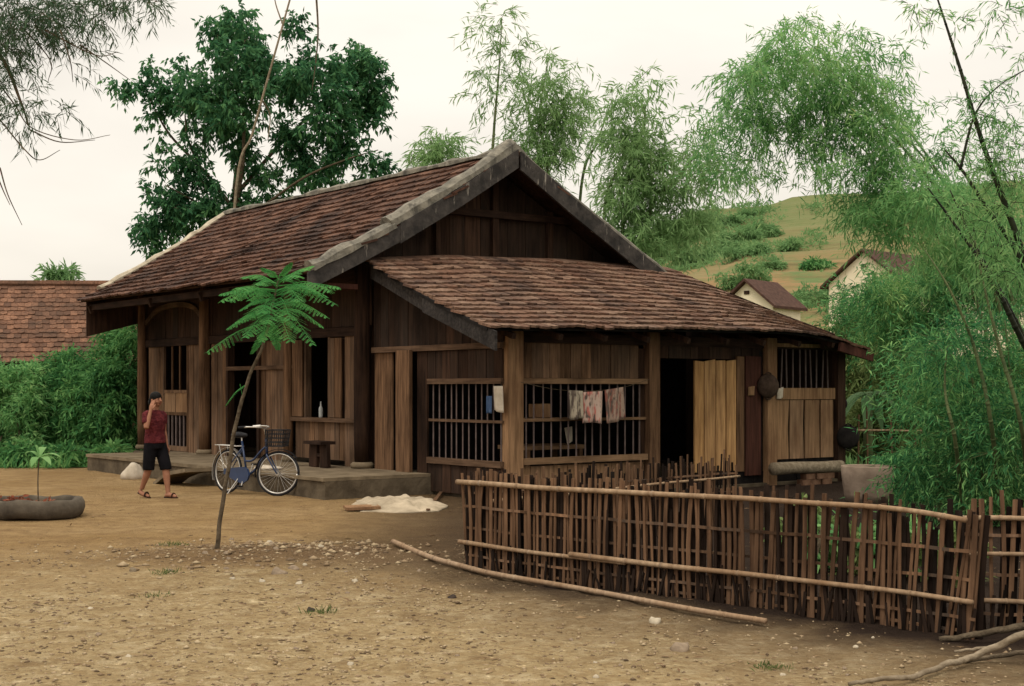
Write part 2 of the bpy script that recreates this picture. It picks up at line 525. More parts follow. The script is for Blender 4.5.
def ground_mat():
    m, N, L = new_mat('yard_dirt')
    big = noise_fac(N, L, 0.55, 0.35, 0.68, detail=8, rough=0.62)
    c = rgb_mix(N, L, big, (0.35, 0.225, 0.100), (0.47, 0.325, 0.165))
    mid = noise_fac(N, L, 3.4, 0.42, 0.75, detail=8, rough=0.7)
    c = rgb_mix(N, L, mid, c, (0.235, 0.145, 0.072))
    # pebbly pale front of the yard
    tc = N.new('ShaderNodeTexCoord')
    sp = N.new('ShaderNodeSeparateXYZ'); L.new(tc.outputs['Object'], sp.inputs[0])
    wob = noise_fac(N, L, 0.6, 0.2, 0.8, detail=5)
    ad = N.new('ShaderNodeMath'); ad.operation = 'MULTIPLY_ADD'; ad.inputs[1].default_value = 3.0
    L.new(wob, ad.inputs[0]); L.new(sp.outputs['Y'], ad.inputs[2])
    fr = N.new('ShaderNodeMapRange')
    fr.inputs['From Min'].default_value, fr.inputs['From Max'].default_value = 15.0, 12.3
    L.new(ad.outputs[0], fr.inputs['Value'])
    pb = N.new('ShaderNodeTexVoronoi'); pb.inputs['Scale'].default_value = 26
    L.new(tc.outputs['Object'], pb.inputs['Vector'])
    hs = N.new('ShaderNodeSeparateColor'); L.new(pb.outputs['Color'], hs.inputs[0])
    peb = rgb_mix(N, L, hs.outputs[0], (0.34, 0.24, 0.125), (0.60, 0.47, 0.27))
    blo = noise_fac(N, L, 3.2, 0.5, 0.60, mapping=(1, 1, 1), detail=10, rough=0.78)
    peb = rgb_mix(N, L, blo, peb, (0.68, 0.555, 0.35))
    bl2 = noise_fac(N, L, 1.9, 0.53, 0.63, mapping=(1, 1, 1), detail=10, rough=0.78)
    peb = rgb_mix(N, L, bl2, peb, (0.25, 0.17, 0.09))
    fine = noise_fac(N, L, 9, 0.4, 0.7, detail=8, rough=0.75)
    peb = rgb_mix(N, L, fine, peb, (0.45, 0.315, 0.16))
    k = N.new('ShaderNodeMath'); k.operation = 'MULTIPLY'; k.inputs[1].default_value = 0.92
    L.new(fr.outputs[0], k.inputs[0])
    c = rgb_mix(N, L, k.outputs[0], c, peb)
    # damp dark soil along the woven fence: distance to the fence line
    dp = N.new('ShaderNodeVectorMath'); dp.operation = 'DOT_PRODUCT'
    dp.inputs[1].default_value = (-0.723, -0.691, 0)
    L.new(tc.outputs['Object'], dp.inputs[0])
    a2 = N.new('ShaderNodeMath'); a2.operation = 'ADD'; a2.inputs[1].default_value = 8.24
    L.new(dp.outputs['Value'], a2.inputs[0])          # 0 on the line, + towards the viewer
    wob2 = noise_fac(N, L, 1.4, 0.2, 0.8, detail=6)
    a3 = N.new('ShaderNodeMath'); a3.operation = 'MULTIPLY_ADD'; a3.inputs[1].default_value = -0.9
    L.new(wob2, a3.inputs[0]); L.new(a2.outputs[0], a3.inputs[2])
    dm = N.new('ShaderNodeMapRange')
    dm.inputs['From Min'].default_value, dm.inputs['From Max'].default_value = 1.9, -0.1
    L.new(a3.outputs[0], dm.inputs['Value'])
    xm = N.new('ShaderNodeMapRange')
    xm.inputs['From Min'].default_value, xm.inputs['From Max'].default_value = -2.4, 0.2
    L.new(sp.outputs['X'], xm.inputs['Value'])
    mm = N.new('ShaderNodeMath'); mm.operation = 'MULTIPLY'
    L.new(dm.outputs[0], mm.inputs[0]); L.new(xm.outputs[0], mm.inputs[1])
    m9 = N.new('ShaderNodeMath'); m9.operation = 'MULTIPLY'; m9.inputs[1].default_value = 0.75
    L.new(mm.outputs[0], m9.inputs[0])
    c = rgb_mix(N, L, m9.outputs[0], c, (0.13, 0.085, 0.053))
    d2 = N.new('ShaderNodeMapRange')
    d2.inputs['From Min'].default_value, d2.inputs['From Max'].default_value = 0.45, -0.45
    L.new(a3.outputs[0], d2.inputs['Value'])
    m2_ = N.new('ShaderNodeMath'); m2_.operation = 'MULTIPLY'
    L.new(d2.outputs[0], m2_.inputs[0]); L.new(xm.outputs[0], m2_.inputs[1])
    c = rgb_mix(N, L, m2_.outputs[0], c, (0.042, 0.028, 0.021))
    mp_ = N.new('ShaderNodeMapping'); mp_.inputs['Location'].default_value = (2.2 / 1.9, -13.3 / 1.0, 0); mp_.inputs['Scale'].default_value = (1 / 1.9, 1 / 1.0, 0)
    L.new(tc.outputs['Object'], mp_.inputs[0])
    ln_ = N.new('ShaderNodeVectorMath'); ln_.operation = 'LENGTH'; L.new(mp_.outputs[0], ln_.inputs[0])
    wob3 = noise_fac(N, L, 2.2, 0.2, 0.8, detail=7, rough=0.7)
    a5 = N.new('ShaderNodeMath'); a5.operation = 'MULTIPLY_ADD'; a5.inputs[1].default_value = 1.1
    L.new(wob3, a5.inputs[0]); L.new(ln_.outputs['Value'], a5.inputs[2])
    md = N.new('ShaderNodeMapRange')
    md.inputs['From Min'].default_value, md.inputs['From Max'].default_value = 1.7, 0.9
    md.inputs['To Max'].default_value = 0.85
    L.new(a5.outputs[0], md.inputs['Value'])
    c = rgb_mix(N, L, md.outputs[0], c, (0.185, 0.118, 0.066))
    # far ground turns to grass
    yg = N.new('ShaderNodeMapRange')
    yg.inputs['From Min'].default_value, yg.inputs['From Max'].default_value = 29, 34
    L.new(sp.outputs['Y'], yg.inputs['Value'])
    c = rgb_mix(N, L, yg.outputs[0], c, (0.10, 0.13, 0.045))
    bsum = N.new('ShaderNodeMath'); bsum.operation = 'ADD'
    bpb = N.new('ShaderNodeMath'); bpb.operation = 'MULTIPLY_ADD'; bpb.inputs[1].default_value = -0.8
    L.new(pb.outputs['Distance'], bpb.inputs[0]); L.new(fine, bpb.inputs[2])
    L.new(bpb.outputs[0], bsum.inputs[0]); L.new(mid, bsum.inputs[1])
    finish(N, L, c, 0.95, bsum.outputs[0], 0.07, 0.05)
    return m


def hill_mat():
    m, N, L = new_mat('terraced_hillside')
    tc = N.new('ShaderNodeTexCoord')
    sp = N.new('ShaderNodeSeparateXYZ'); L.new(tc.outputs['Object'], sp.inputs[0])
    band = noise_fac(N, L, 0.25, 0.35, 0.65, mapping=(0.25, 0.25, 3.5), detail=6, rough=0.65)
    c = rgb_mix(N, L, band, (0.125, 0.145, 0.06), (0.20, 0.17, 0.085))
    soil = noise_fac(N, L, 0.06, 0.36, 0.55, mapping=(1, 1, 2), detail=6)
    zr = N.new('ShaderNodeMapRange')
    zr.inputs['From Min'].default_value, zr.inputs['From Max'].default_value = 19, 10
    L.new(sp.outputs['Z'], zr.inputs['Value'])
    k = N.new('ShaderNodeMath'); k.operation = 'MULTIPLY'
    L.new(soil, k.inputs[0]); L.new(zr.outputs[0], k.inputs[1])
    c = rgb_mix(N, L, k.outputs[0], c, (0.24, 0.145, 0.07))
    g = noise_fac(N, L, 0.11, 0.5, 0.62, mapping=(1, 1, 2.5), detail=8, rough=0.7)
    c = rgb_mix(N, L, g, c, (0.105, 0.145, 0.055))
    zg = N.new('ShaderNodeMapRange')
    zg.inputs['From Min'].default_value, zg.inputs['From Max'].default_value = 12, 22
    zg.inputs['To Max'].default_value = 0.75
    L.new(sp.outputs['Z'], zg.inputs['Value'])
    gb = noise_fac(N, L, 0.3, 0.3, 0.62, mapping=(0.3, 0.3, 2.5), detail=7, rough=0.7)
    kk = N.new('ShaderNodeMath'); kk.operation = 'MULTIPLY'
    L.new(zg.outputs[0], kk.inputs[0]); L.new(gb, kk.inputs[1])
    c = rgb_mix(N, L, kk.outputs[0], c, (0.11, 0.145, 0.05))
    ln = noise_fac(N, L, 0.6, 0.55, 0.7, mapping=(0.12, 0.12, 4.5), detail=4)
    c = rgb_mix(N, L, ln, c, (0.12, 0.10, 0.045))
    finish(N, L, c, 0.95, band, 0.2, 0.1)
    return m


# ------------------------------------------------------------------ ground, hill
def nz(x, y, s=1.0, z=0.0):
    return mnoise.noise(Vector((x * s, y * s, z)))


def ground_z(x, y):
    z = 0.018 * nz(x, y, 0.7) + 0.010 * nz(x, y, 2.3, 3.0)
    if 4 < y < 26 and -9 < x < 9:
        z += 0.07 * math.exp(-((x + 2.2) / 1.3) ** 2 - ((y - 13.4) / 0.75) ** 2)
        if y < 15.5: z += (0.018 * nz(x, y, 2.6, 9.0) + 0.016 * nz(x, y, 6.0, 5.0)) * min(1, (15.5 - y) / 2)
    return z


xs = np.concatenate([[-400, -200, -100, -60, -40, -28, -20, -15, -12], np.arange(-10, 10.01, 0.14), [12, 15, 20, 28, 40, 60, 100, 200, 400]])
ys = np.concatenate([[-40, -15, -5, 0, 3], np.arange(5, 16, 0.11), np.arange(16, 30, 0.35), [32, 36, 42, 50, 60, 80, 110, 160, 240, 400, 700]])
gv = [(x, y, ground_z(x, y)) for y in ys for x in xs]
nx = len(xs)
gi = np.arange(len(gv)).reshape(len(ys), nx)
gf = np.stack([gi[:-1, :-1], gi[:-1, 1:], gi[1:, 1:], gi[1:, :-1]], -1).reshape(-1, 4)
o = link('ground', gv, gf, ground_mat(), origin=(0, 0, 0), smooth=True)
tag(o, kind='structure')


def ridge(x):                                          # height of the hill crest along x
    pts = [(-120, 0), (-30, 2), (0, 8), (14, 19), (24, 22.5), (40, 25), (62, 26), (100, 28), (170, 22), (260, 8)]
    for (a, za), (b, zb) in zip(pts, pts[1:]):
        if a <= x <= b:
            t = (x - a) / (b - a); t = t * t * (3 - 2 * t)
            return za + (zb - za) * t
    return 0


def hill_z(x, y):
    t = min(max((y - 58) / 112, 0), 1)
    s = t ** 1.15
    h = ridge(x) * s + 0.9 * nz(x, y, 0.045) * min(t * 4, 1)
    if y > 170: h = ridge(x) * (1 - 0.25 * min((y - 170) / 130, 1)) + 0.9 * nz(x, y, 0.045)
    st = 1.5
    k = h / st + 0.35 * nz(x, y, 0.02, 5)
    fr = k - math.floor(k)
    h2 = st * (math.floor(k) + min(fr / 0.35, 1)) - st * 0.35 * nz(x, y, 0.02, 5)
    return h * 0.45 + h2 * 0.55 - 0.6 * (1 - min(t * 8, 1))


hx = np.arange(-120, 260, 2.0)
hy = np.concatenate([np.arange(56, 176, 0.8), np.arange(176, 320, 8)])
hv = [(x, y, hill_z(x, y)) for y in hy for x in hx]
hi = np.arange(len(hv)).reshape(len(hy), len(hx))
hf = np.stack([hi[:-1, :-1], hi[:-1, 1:], hi[1:, 1:], hi[1:, :-1]], -1).reshape(-1, 4)
o = link('hill', hv, hf, hill_mat(), origin=(0, 0, 0), smooth=True)
tag(o, kind='structure')


# ------------------------------------------------------------------ tiled roofs
def tiled(name, eave, top, rows, width, mat, parent, sag=0.0, lift=0.042, thick=0.026, jit=1.0, under=M['wood_dark']):
    """eave(s), top(s): 3-D edges; overlapping courses of clay tiles between them, on a boarded deck"""
    def S(s, t):
        p = eave(s).lerp(top(s), t)
        p.z -= sag * math.sin(math.pi * min(max(t, 0), 1)) - 0.012 * nz(p.x, p.y, 0.9, 2)
        return p
    nrm = (eave(1) - eave(0)).cross(top(0.5) - eave(0.5)).normalized()
    if nrm.z < 0: nrm = -nrm
    vs, fs = [], []
    for r in range(rows):
        t0 = r / rows
        ln = ((eave(0).lerp(top(0), t0)) - (eave(1).lerp(top(1), t0))).length
        n = max(3, int(ln / width))
        off = 0.5 if r % 2 else 0.0
        for i in range(-1, n + 1):
            s0, s1 = (i + off) / n, (i + off + 0.97) / n
            s0, s1 = max(s0, random.uniform(-.008, .004)), min(s1, 1 + random.uniform(-.003, .005))
            if s1 - s0 < 0.25 / n: continue
            dt = random.gauss(0, 0.06 * jit) / rows
            tb, tt = t0 + dt - 0.12 / rows, min(t0 + 1.15 / rows, 1.01)
            lf = lift + random.gauss(0, 0.006 * jit)
            sm = (s0 + s1) / 2
            tip = tb - 0.09 / rows
            sl = random.gauss(0, 0.004 * jit)
            b0, bm, b1 = S(s0, tb) + nrm * (lf + sl), S(sm, tip) + nrm * lf, S(s1, tb) + nrm * (lf - sl)
            a0, a1 = S(s0, tt) + nrm * 0.010, S(s1, tt) + nrm * 0.010
            d = nrm * -thick
            k = len(vs)
            vs += [b0, bm, b1, a1, a0, b0 + d, bm + d, b1 + d, a1 + d, a0 + d]
            fs += [(k, k + 1, k + 2, k + 3, k + 4), (k + 5, k + 6, k + 1, k), (k + 6, k + 7, k + 2, k + 1), (k + 7, k + 8, k + 3, k + 2), (k + 9, k + 5, k, k + 4)]
    o = link(name, vs, fs, mat, parent)
    dv, df = [], []
    ns, nt = 12, 6
    for layer in (-0.012, -0.05):
        for j in range(nt + 1):
            for i in range(ns + 1):
                dv.append(S(i / ns, 0.01 + 0.985 * j / nt) + nrm * layer)
    W = ns + 1; K = W * (nt + 1)
    for j in range(nt):
        for i in range(ns):
            a = j * W + i
            df.append((a, a + 1, a + 1 + W, a + W)); df.append((K + a + W, K + a + 1 + W, K + a + 1, K + a))
    for i in range(ns):
        df.append((i, K + i, K + i + 1, i + 1)); a = nt * W + i; df.append((a, a + 1, K + a + 1, K + a))
    for j in range(nt):
        a = j * W; df.append((a, a + W, K + a + W, K + a)); a = j * W + ns; df.append((a, K + a, K + a + W, a + W))
    link('roof_deck', dv, df, under, o)
    return o, S


house = empty('wooden_house', H(4, 4, 0), 'old dark timber farmhouse with red clay tile roof and barred lean-to kitchen', 'house')

# edges of the main roof
RQ, RZ = 4.385, 5.58
PE = 1.18                                              # near verge


def lin(a, b):
    return lambda s: Vector(a).lerp(Vector(b), s)


eave_f = lin(H(PE, 0.46, 3.37), H(10.95, 0.50, 3.40))
ridge_f = lin(H(PE, RQ, RZ), H(12.1, RQ, RZ))
main_roof, S_main = tiled('roof', eave_f, ridge_f, 18, 0.18, M['tile_main'], house, sag=0.10, lift=0.055, thick=0.036)
eave_b = lin(H(PE, 8.35, 3.40), H(10.95, 8.35, 3.40))
back_roof, S_back = tiled('roof', eave_b, ridge_f, 18, 0.22, M['tile_main'], house, sag=0.06)

# lean-to roof
def poly3(pts):
    P = [Vector(p) for p in pts]
    d = [0]
    for a, b in zip(P, P[1:]): d.append(d[-1] + (b - a).length)
    def f(s):
        x = s * d[-1]
        for i in range(len(P) - 1):
            if x <= d[i + 1] or i == len(P) - 2:
                return P[i].lerp(P[i + 1], (x - d[i]) / (d[i + 1] - d[i]))
    return f


def on_p(u, v, p):                                    # point of wall-parallel plane p seen at (u, v)
    q = q_at(u, p)
    w = H(p, q, 0)
    return H(p, q, CH + (HZ - v) / F * w.y)


def on_q(u, v, q):
    p = p_at(u, q)
    w = H(p, q, 0)
    return H(p, q, CH + (HZ - v) / F * w.y)


LE = -2.40
lean_eave = poly3([on_p(489, 328, LE), on_p(600, 328.5, LE), on_p(700, 329.5, LE), on_p(790, 332, LE), on_p(830, 337, LE), on_p(868, 351, LE)])
lean_top = poly3([on_p(364, 259, 1.5), on_p(450, 256, 1.5), on_p(560, 260, 1.5), on_p(668, 268, 1.5)])
lean_roof, S_lean = tiled('roof', lean_eave, lean_top, 16, 0.17, M['tile_lean'], house, sag=0.04, jit=1.0, under=M['black'], lift=0.05, thick=0.034)  # underside coloured black to paint in the kitchen's shade
# small side slope of the lean-to, beyond the hip
side_e = lin(H(1.5, 9.75, 2.75), on_p(871, 354, LE) + Vector((0, 0, 0.0)))
side_t = lin(on_p(668, 268, 1.5), on_p(866, 350, LE))
sr, S_side = tiled('roof', side_e, side_t, 6, 0.2, M['tile_lean'], house)

# ridge, verges and barge boards
def capped(name, pts, w, h, mat, parent=house, wob=0.0):
    mb = MB()
    pts = [Vector(p) for p in pts]
    up = Vector((0, 0, 1))
    n = len(pts)
    ring = []
    for i, p in enumerate(pts):
        d = (pts[min(i + 1, n - 1)] - pts[max(i - 1, 0)]).normalized()
        s = d.cross(up).normalized(); t = s.cross(d)
        k = 1 + wob * random.uniform(-1, 1)
        ring.append([p + s * (w * a) + t * (h * b * k) for a, b in ((-.5, -.25), (.5, -.25), (.5, .35), (.22, .75), (-.22, .75), (-.5, .35))])
    for r in ring: mb.v += [tuple(x) for x in r]
    for i in range(n - 1):
        for k in range(6):
            k2 = (k + 1) % 6
            mb.f.append((i * 6 + k, i * 6 + k2, (i + 1) * 6 + k2, (i + 1) * 6 + k))
    mb.f.append((5, 4, 3, 2, 1, 0)); mb.f.append(tuple((n - 1) * 6 + k for k in range(6)))
    return mb.build(name, mat, parent)


capped('ridge_cap', [ridge_f(i / 30) + Vector((0, 0, 0.03)) for i in range(31)], 0.20, 0.09, M['mortar'], wob=0.5)
capped('verge_cap', [S_main(0.997, 1 - i / 16) + Vector((0, 0, 0.05)) for i in range(15)], 0.16, 0.08, M['verge_light'], wob=0.4)
# near verge: thick mortar band in two steps, left rake
capped('verge_cap', [S_main(0.012, t) + Vector((0, 0, 0.10)) for t in np.linspace(0.36, 1.0, 12)], 0.32, 0.16, M['mortar'], wob=0.3)
capped('verge_cap', [S_main(0.008, t) + Vector((0, 0, 0.04)) for t in np.linspace(0.0, 0.38, 8)], 0.26, 0.14, M['mortar'], wob=0.3)
capped('verge_cap', [S_back(0.010, t) + Vector((0, 0, 0.07)) for t in np.linspace(0.0, 0.99, 12)], 0.22, 0.10, M['mortar'], wob=0.35)


def board_along(S, s, ts, dp, z0, z1, thick, name, mat):
    mb = MB()
    for t0, t1 in zip(ts, ts[1:]):
        a, b = S(s, t0) - AX * dp, S(s, t1) - AX * dp
        a2, b2 = a + AX * thick, b + AX * thick
        U, D = Vector((0, 0, z1)), Vector((0, 0, z0))
        mb.hexa([a + D, b + D, b2 + D, a2 + D], [a + U, b + U, b2 + U, a2 + U])
    return mb.build(name, mat, house)


board_along(S_main, 0.0, [0.40, 0.70, 1.0], 0.055, -0.27, 0.045, 0.05, 'barge_board', M['fascia'])
board_along(S_main, 0.0, [-0.02, 0.20, 0.415], 0.03, -0.25, 0.02, 0.05, 'barge_board', M['fascia'])
board_along(S_back, 0.0, [0.0, 0.35, 0.7, 0.985], 0.055, -0.27, 0.045, 0.05, 'barge_board', M['fascia'])
# barge board of the lean-to, two lengths
for (t0, t1, off) in ((0.46, 0.97, -.06), (-0.035, 0.50, -.012)):
    mb = MB()
    a, b = S_lean(0.0, t0) - BX * off, S_lean(0.0, t1) - BX * off
    a2, b2 = a + BX * 0.04, b + BX * 0.04
    mb.hexa([a + Vector((0, 0, -.27)), b + Vector((0, 0, -.27)), b2 + Vector((0, 0, -.27)), a2 + Vector((0, 0, -.27))],
            [a + Vector((0, 0, -.01)), b + Vector((0, 0, -.01)), b2 + Vector((0, 0, -.01)), a2 + Vector((0, 0, -.01))])
    mb.build('barge_board', M['wood_grey'], house)
# end board under the drooping right-hand corner
a, b = lean_eave(0.905), lean_eave(1.0)
mb = MB(); mb.bar(a + Vector((0, 0, -.10)), b + BX * 0.12 + Vector((0, 0, -.10)), 0.05, 0.15); mb.build('eave_board', M['wood_red'], house)

# plinth
p_far = 9.15
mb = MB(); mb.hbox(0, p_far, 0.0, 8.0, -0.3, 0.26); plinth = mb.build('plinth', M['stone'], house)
mb = MB()
for k in range(9):
    x0 = k * 1.017; mb.hbox(x0 + 0.004, x0 + 1.012, -0.03, 1.84, 0.263, 0.315 + random.uniform(-.006, .006))
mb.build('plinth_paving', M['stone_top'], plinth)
mb = MB(); mb.hbox(p_far, 10.9, 1.0, 8.0, -0.3, 0.28); mb.build('plinth', M['stone'], house)
mb = MB(); mb.hbox(-1.9, 0.0, 1.9, 8.95, -0.3, 0.05); mb.build('floor_slab', M['stone'], house)


# ------------------------------------------------------------------ walls
def planks(mb, along, fixed, a0, a1, z0, z1, w=0.2, thick=0.03, gap=0.008, topf=None, jag=0.0):
    """vertical boards; along 'p' on plane q=fixed or along 'q' on plane p=fixed"""
    a0, a1 = min(a0, a1), max(a0, a1)
    n = max(1, round((a1 - a0) / w))
    e = [a0 + (a1 - a0) * i / n for i in range(n + 1)]
    for i in range(1, n): e[i] += random.uniform(-.18, .18) * (a1 - a0) / n
    for i in range(n):
        x0, x1 = e[i] + gap / 2, e[i + 1] - gap / 2
        t = thick + random.uniform(-.006, .006)
        zt0 = (topf(x0) if topf else z1) - random.uniform(0, jag)
        zt1 = (topf(x1) if topf else z1) - random.uniform(0, jag)
        zb = z0 + random.uniform(0, jag)
        P = (lambda x, d, z: H(x, fixed + d, z)) if along == 'p' else (lambda x, d, z: H(fixed + d, x, z))
        if along == 'p':
            mb.hexa([P(x1, -t, zb), P(x0, -t, zb), P(x0, 0, zb), P(x1, 0, zb)], [P(x1, -t, zt1), P(x0, -t, zt0), P(x0, 0, zt0), P(x1, 0, zt1)])
        else:
            mb.hexa([P(x0, -t, zb), P(x1, -t, zb), P(x1, 0, zb), P(x0, 0, zb)], [P(x0, -t, zt0), P(x1, -t, zt1), P(x1, 0, zt1), P(x0, 0, zt0)])
    return mb


FQ = 1.85                                              # front wall plane
fu = lambda u: p_at(u, FQ)
P_NEAR, P_FAR = 1.86, fu(143)


def rz_main(q):                                        # underside of the main roof
    return (3.37 + (RZ - 3.37) * (q - .46) / (RQ - .46) if q < RQ else RZ - (RZ - 3.4) * (q - RQ) / (8.35 - RQ)) - 0.17


# front wall, bay by bay
def front_panel(u0, u1, z0, z1, mat='wood_mid', w=0.22, dq=0.0, name='wall_panel'):
    mb = planks(MB(), 'p', FQ + dq, fu(u0), fu(u1), z0, z1, w)
    return mb.build(name, M[mat], house)


ZL = 2.45
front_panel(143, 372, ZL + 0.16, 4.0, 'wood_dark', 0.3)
for u0, u1 in ((150, 165), (190, 207), (213, 230), (262, 291), (346, 364)):
    front_panel(u0, u1, 0.31, ZL, 'wood_mid')
front_panel(297, 346, 0.40, 1.03, 'wood_mid', 0.16)
mb = MB(); mb.hbox(fu(364), P_FAR, FQ - 0.075, FQ - 0.002, ZL, ZL + 0.15); mb.build('lintel', M['wood_dark_p'], house)
mb = MB(); mb.hbox(P_NEAR, P_FAR, FQ - 0.13, FQ - 0.035, 3.34, 3.52); mb.build('lintel', M['wood_dark_p'], house)
mb = MB(); mb.hbox(fu(297), fu(230), FQ - 0.085, FQ - 0.035, 1.93, 2.0); mb.build('rail', M['wood_mid_p'], house)
# carved arch brace over the far bay
pts = bez([H(fu(206), FQ - .06, 2.95), H(fu(196), FQ - .06, 3.2), H(fu(178), FQ - .06, 3.28), H(fu(160), FQ - .06, 3.2), H(fu(149), FQ - .06, 2.95)], 6)
mb = MB()
for a, b in zip(pts, pts[1:]): mb.bar(a, b, 0.05, 0.10)
mb.build('arch_brace', M['wood_mid_p'], house)
# posts
for u, r, z1 in ((146.5, 0.10, 3.9), (209.5, 0.12, 3.9), (293.5, 0.09, 3.9), (367.5, 0.135, 3.9)):
    c = H(fu(u), FQ - 0.1, 0)
    mb = MB(); mb.tube([c + Vector((0, 0, z)) for z in (0.40, 0.9, 1.6, 2.4, z1)], [r * .92, r, r * 1.02, r * .97, r * .9], 12)
    po = mb.build('post', M['wood_mid'] if u < 300 else M['wood_dark'], house, smooth=True)
    mb = MB(); mb.tube([c + Vector((0, 0, z)) for z in (0.316, 0.37, 0.41)], [r * 1.35, r * 1.45, r * 1.15], 12); mb.build('base_stone', M['stone_top'], po, smooth=True)
# rafter brackets under the veranda eave
for u in (146, 209, 262, 293, 340):
    p = fu(u)
    mb = MB(); mb.bar(H(p, FQ - .05, 3.66), H(p, 0.62, 3.20), 0.08, 0.16); mb.build('rafter', M['wood_dark'], house)
mb = MB(); mb.hbox(PE + .1, 10.8, 0.66, 0.78, 3.20, 3.32); mb.build('purlin', M['wood_dark_p'], house)
mb = MB(); mb.hbox(1.32, 2.2, 0.82, 1.35, 3.14, 3.22); mb.build('purlin', M['wood_red'], house)

# far bay: lattice door
d0, d1 = fu(190), fu(165)
door = MB().hbox(d0, d0 + .05, FQ - .05, FQ, .33, ZL).hbox(d1 - .05, d1, FQ - .05, FQ, .33, ZL).hbox(d0 + .052, d1 - .052, FQ - .05, FQ, .33, .43).hbox(d0 + .052, d1 - .052, FQ - .05, FQ, 1.50, 1.56).hbox(d0 + .052, d1 - .052, FQ - .05, FQ, 1.05, 1.11).build('door', M['wood_mid'], house)
mb = MB(); k = (d1 - d0) / 2
mb.hbox(d0 + .055, d0 + k - .02, FQ - .035, FQ - .01, 1.112, 1.498); mb.hbox(d0 + k + .02, d1 - .055, FQ - .035, FQ - .01, 1.112, 1.498)
mb.build('door_panel', M['wood_tan'], door)
for i in range(1, 6):
    x = d0 + .05 + (d1 - d0 - .1) * i / 6
    MB().hbox(x - .02, x + .02, FQ - .035, FQ - .01, .432, 1.048).build('bar', M['bars'], door)
for i in (1, 2):
    x = d0 + .05 + (d1 - d0 - .1) * i / 3
    MB().hbox(x - .02, x + .02, FQ - .035, FQ - .01, 1.562, ZL - .002).build('bar', M['wood_mid'], door)
# door opening: jambs
for u in (230.5, 261.5):
    MB().hbox(fu(u) - .04, fu(u) + .04, FQ - .08, FQ + .06, .32, ZL - .003).build('door_jamb', M['wood_dark'], house)
# window with open shutters
w0, w1 = fu(332), fu(308)
win = MB().hbox(w0 - .03, w0 + .03, FQ - .06, FQ + .05, 1.07, ZL - .003).hbox(w1 - .03, w1 + .03, FQ - .06, FQ + .05, 1.07, ZL - .003).build('window', M['wood_mid'], house)
MB().hbox(fu(364), fu(291), FQ - .12, FQ - .0, 1.032, 1.10).build('window_sill', M['wood_mid_p'], win)
for u0, u1, mt in ((297, 307, 'wood_mid'), (333, 346, 'wood_mid')):
    planks(MB(), 'p', FQ - .07, fu(u0), fu(u1), 1.11, 2.43, 0.25).build('shutter', M[mt], win)
for u0, u1 in ((297, 307), (333, 346)):
    planks(MB(), 'p', FQ - .005, fu(u0), fu(u1), 1.11, 2.43, 0.25).build('wall_panel', M['wood_dark'], house)

# side and back walls of the main house, gable boards
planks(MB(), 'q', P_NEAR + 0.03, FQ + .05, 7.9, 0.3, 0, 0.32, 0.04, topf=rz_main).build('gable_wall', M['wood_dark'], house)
for q in (3.2, 4.385, 5.6):
    MB().hbox(P_NEAR - .10, P_NEAR - .02, q - .06, q + .06, 3.3, rz_main(q) - .02).build('post', M['wood_dark'], house)
MB().hbox(P_NEAR - .13, P_NEAR - .015, 2.6, 6.4, 4.52, 4.64).build('beam', M['wood_dark_q'], house)
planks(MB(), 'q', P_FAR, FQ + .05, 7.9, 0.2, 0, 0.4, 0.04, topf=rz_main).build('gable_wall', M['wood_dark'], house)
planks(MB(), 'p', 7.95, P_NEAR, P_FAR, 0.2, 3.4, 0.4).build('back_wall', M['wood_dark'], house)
# board closing the far end of the veranda under the eave
mb = MB(); mb.hexa([H(10.85, .62, 2.66), H(10.81, .62, 2.66), H(10.81, 1.8, 2.98), H(10.85, 1.8, 2.98)],
                   [H(10.85, .62, 3.40), H(10.81, .62, 3.40), H(10.81, 1.8, 3.95), H(10.85, 1.8, 3.95)])
mb.build('eave_board', M['wood_dark'], house)

# ---- lean-to, side wall (plane q = FQ, running towards the viewer)
LP = -1.81                                             # lean-to front wall plane


def rz_lean(p):
    return 2.42 + 0.325 * (p - LE) - 0.08


def side_panel(u0, u1, z0, z1, mat, w=0.2, dq=0.0, topf=None):
    return planks(MB(), 'p', FQ + dq, fu(u0), fu(u1), z0, z1, w, topf=topf).build('wall_panel', M[mat], house)


side_panel(375, 505, 2.25, 0, 'wood_dark', 0.2, 0.0, rz_lean)
MB().hbox(fu(505), fu(376), FQ - .09, FQ - .034, 2.16, 2.246).build('lintel', M['wood_mid_p'], house)
side_panel(376, 394, 0.30, 2.155, 'wood_mid', 0.4)
side_panel(419, 429, 0.12, 2.155, 'wood_dark', 0.2)
side_panel(429, 504, 1.72, 2.155, 'wood_dark', 0.2)
side_panel(429, 504, 0.05, 0.48, 'wood_dark', 0.2)
c = on_q(411, 400, FQ - .12)
planks(MB(), 'p', FQ - .10, fu(404), fu(418), 0.0, 2.18, 0.5, 0.06).build('door', M['wood_mid'], house)


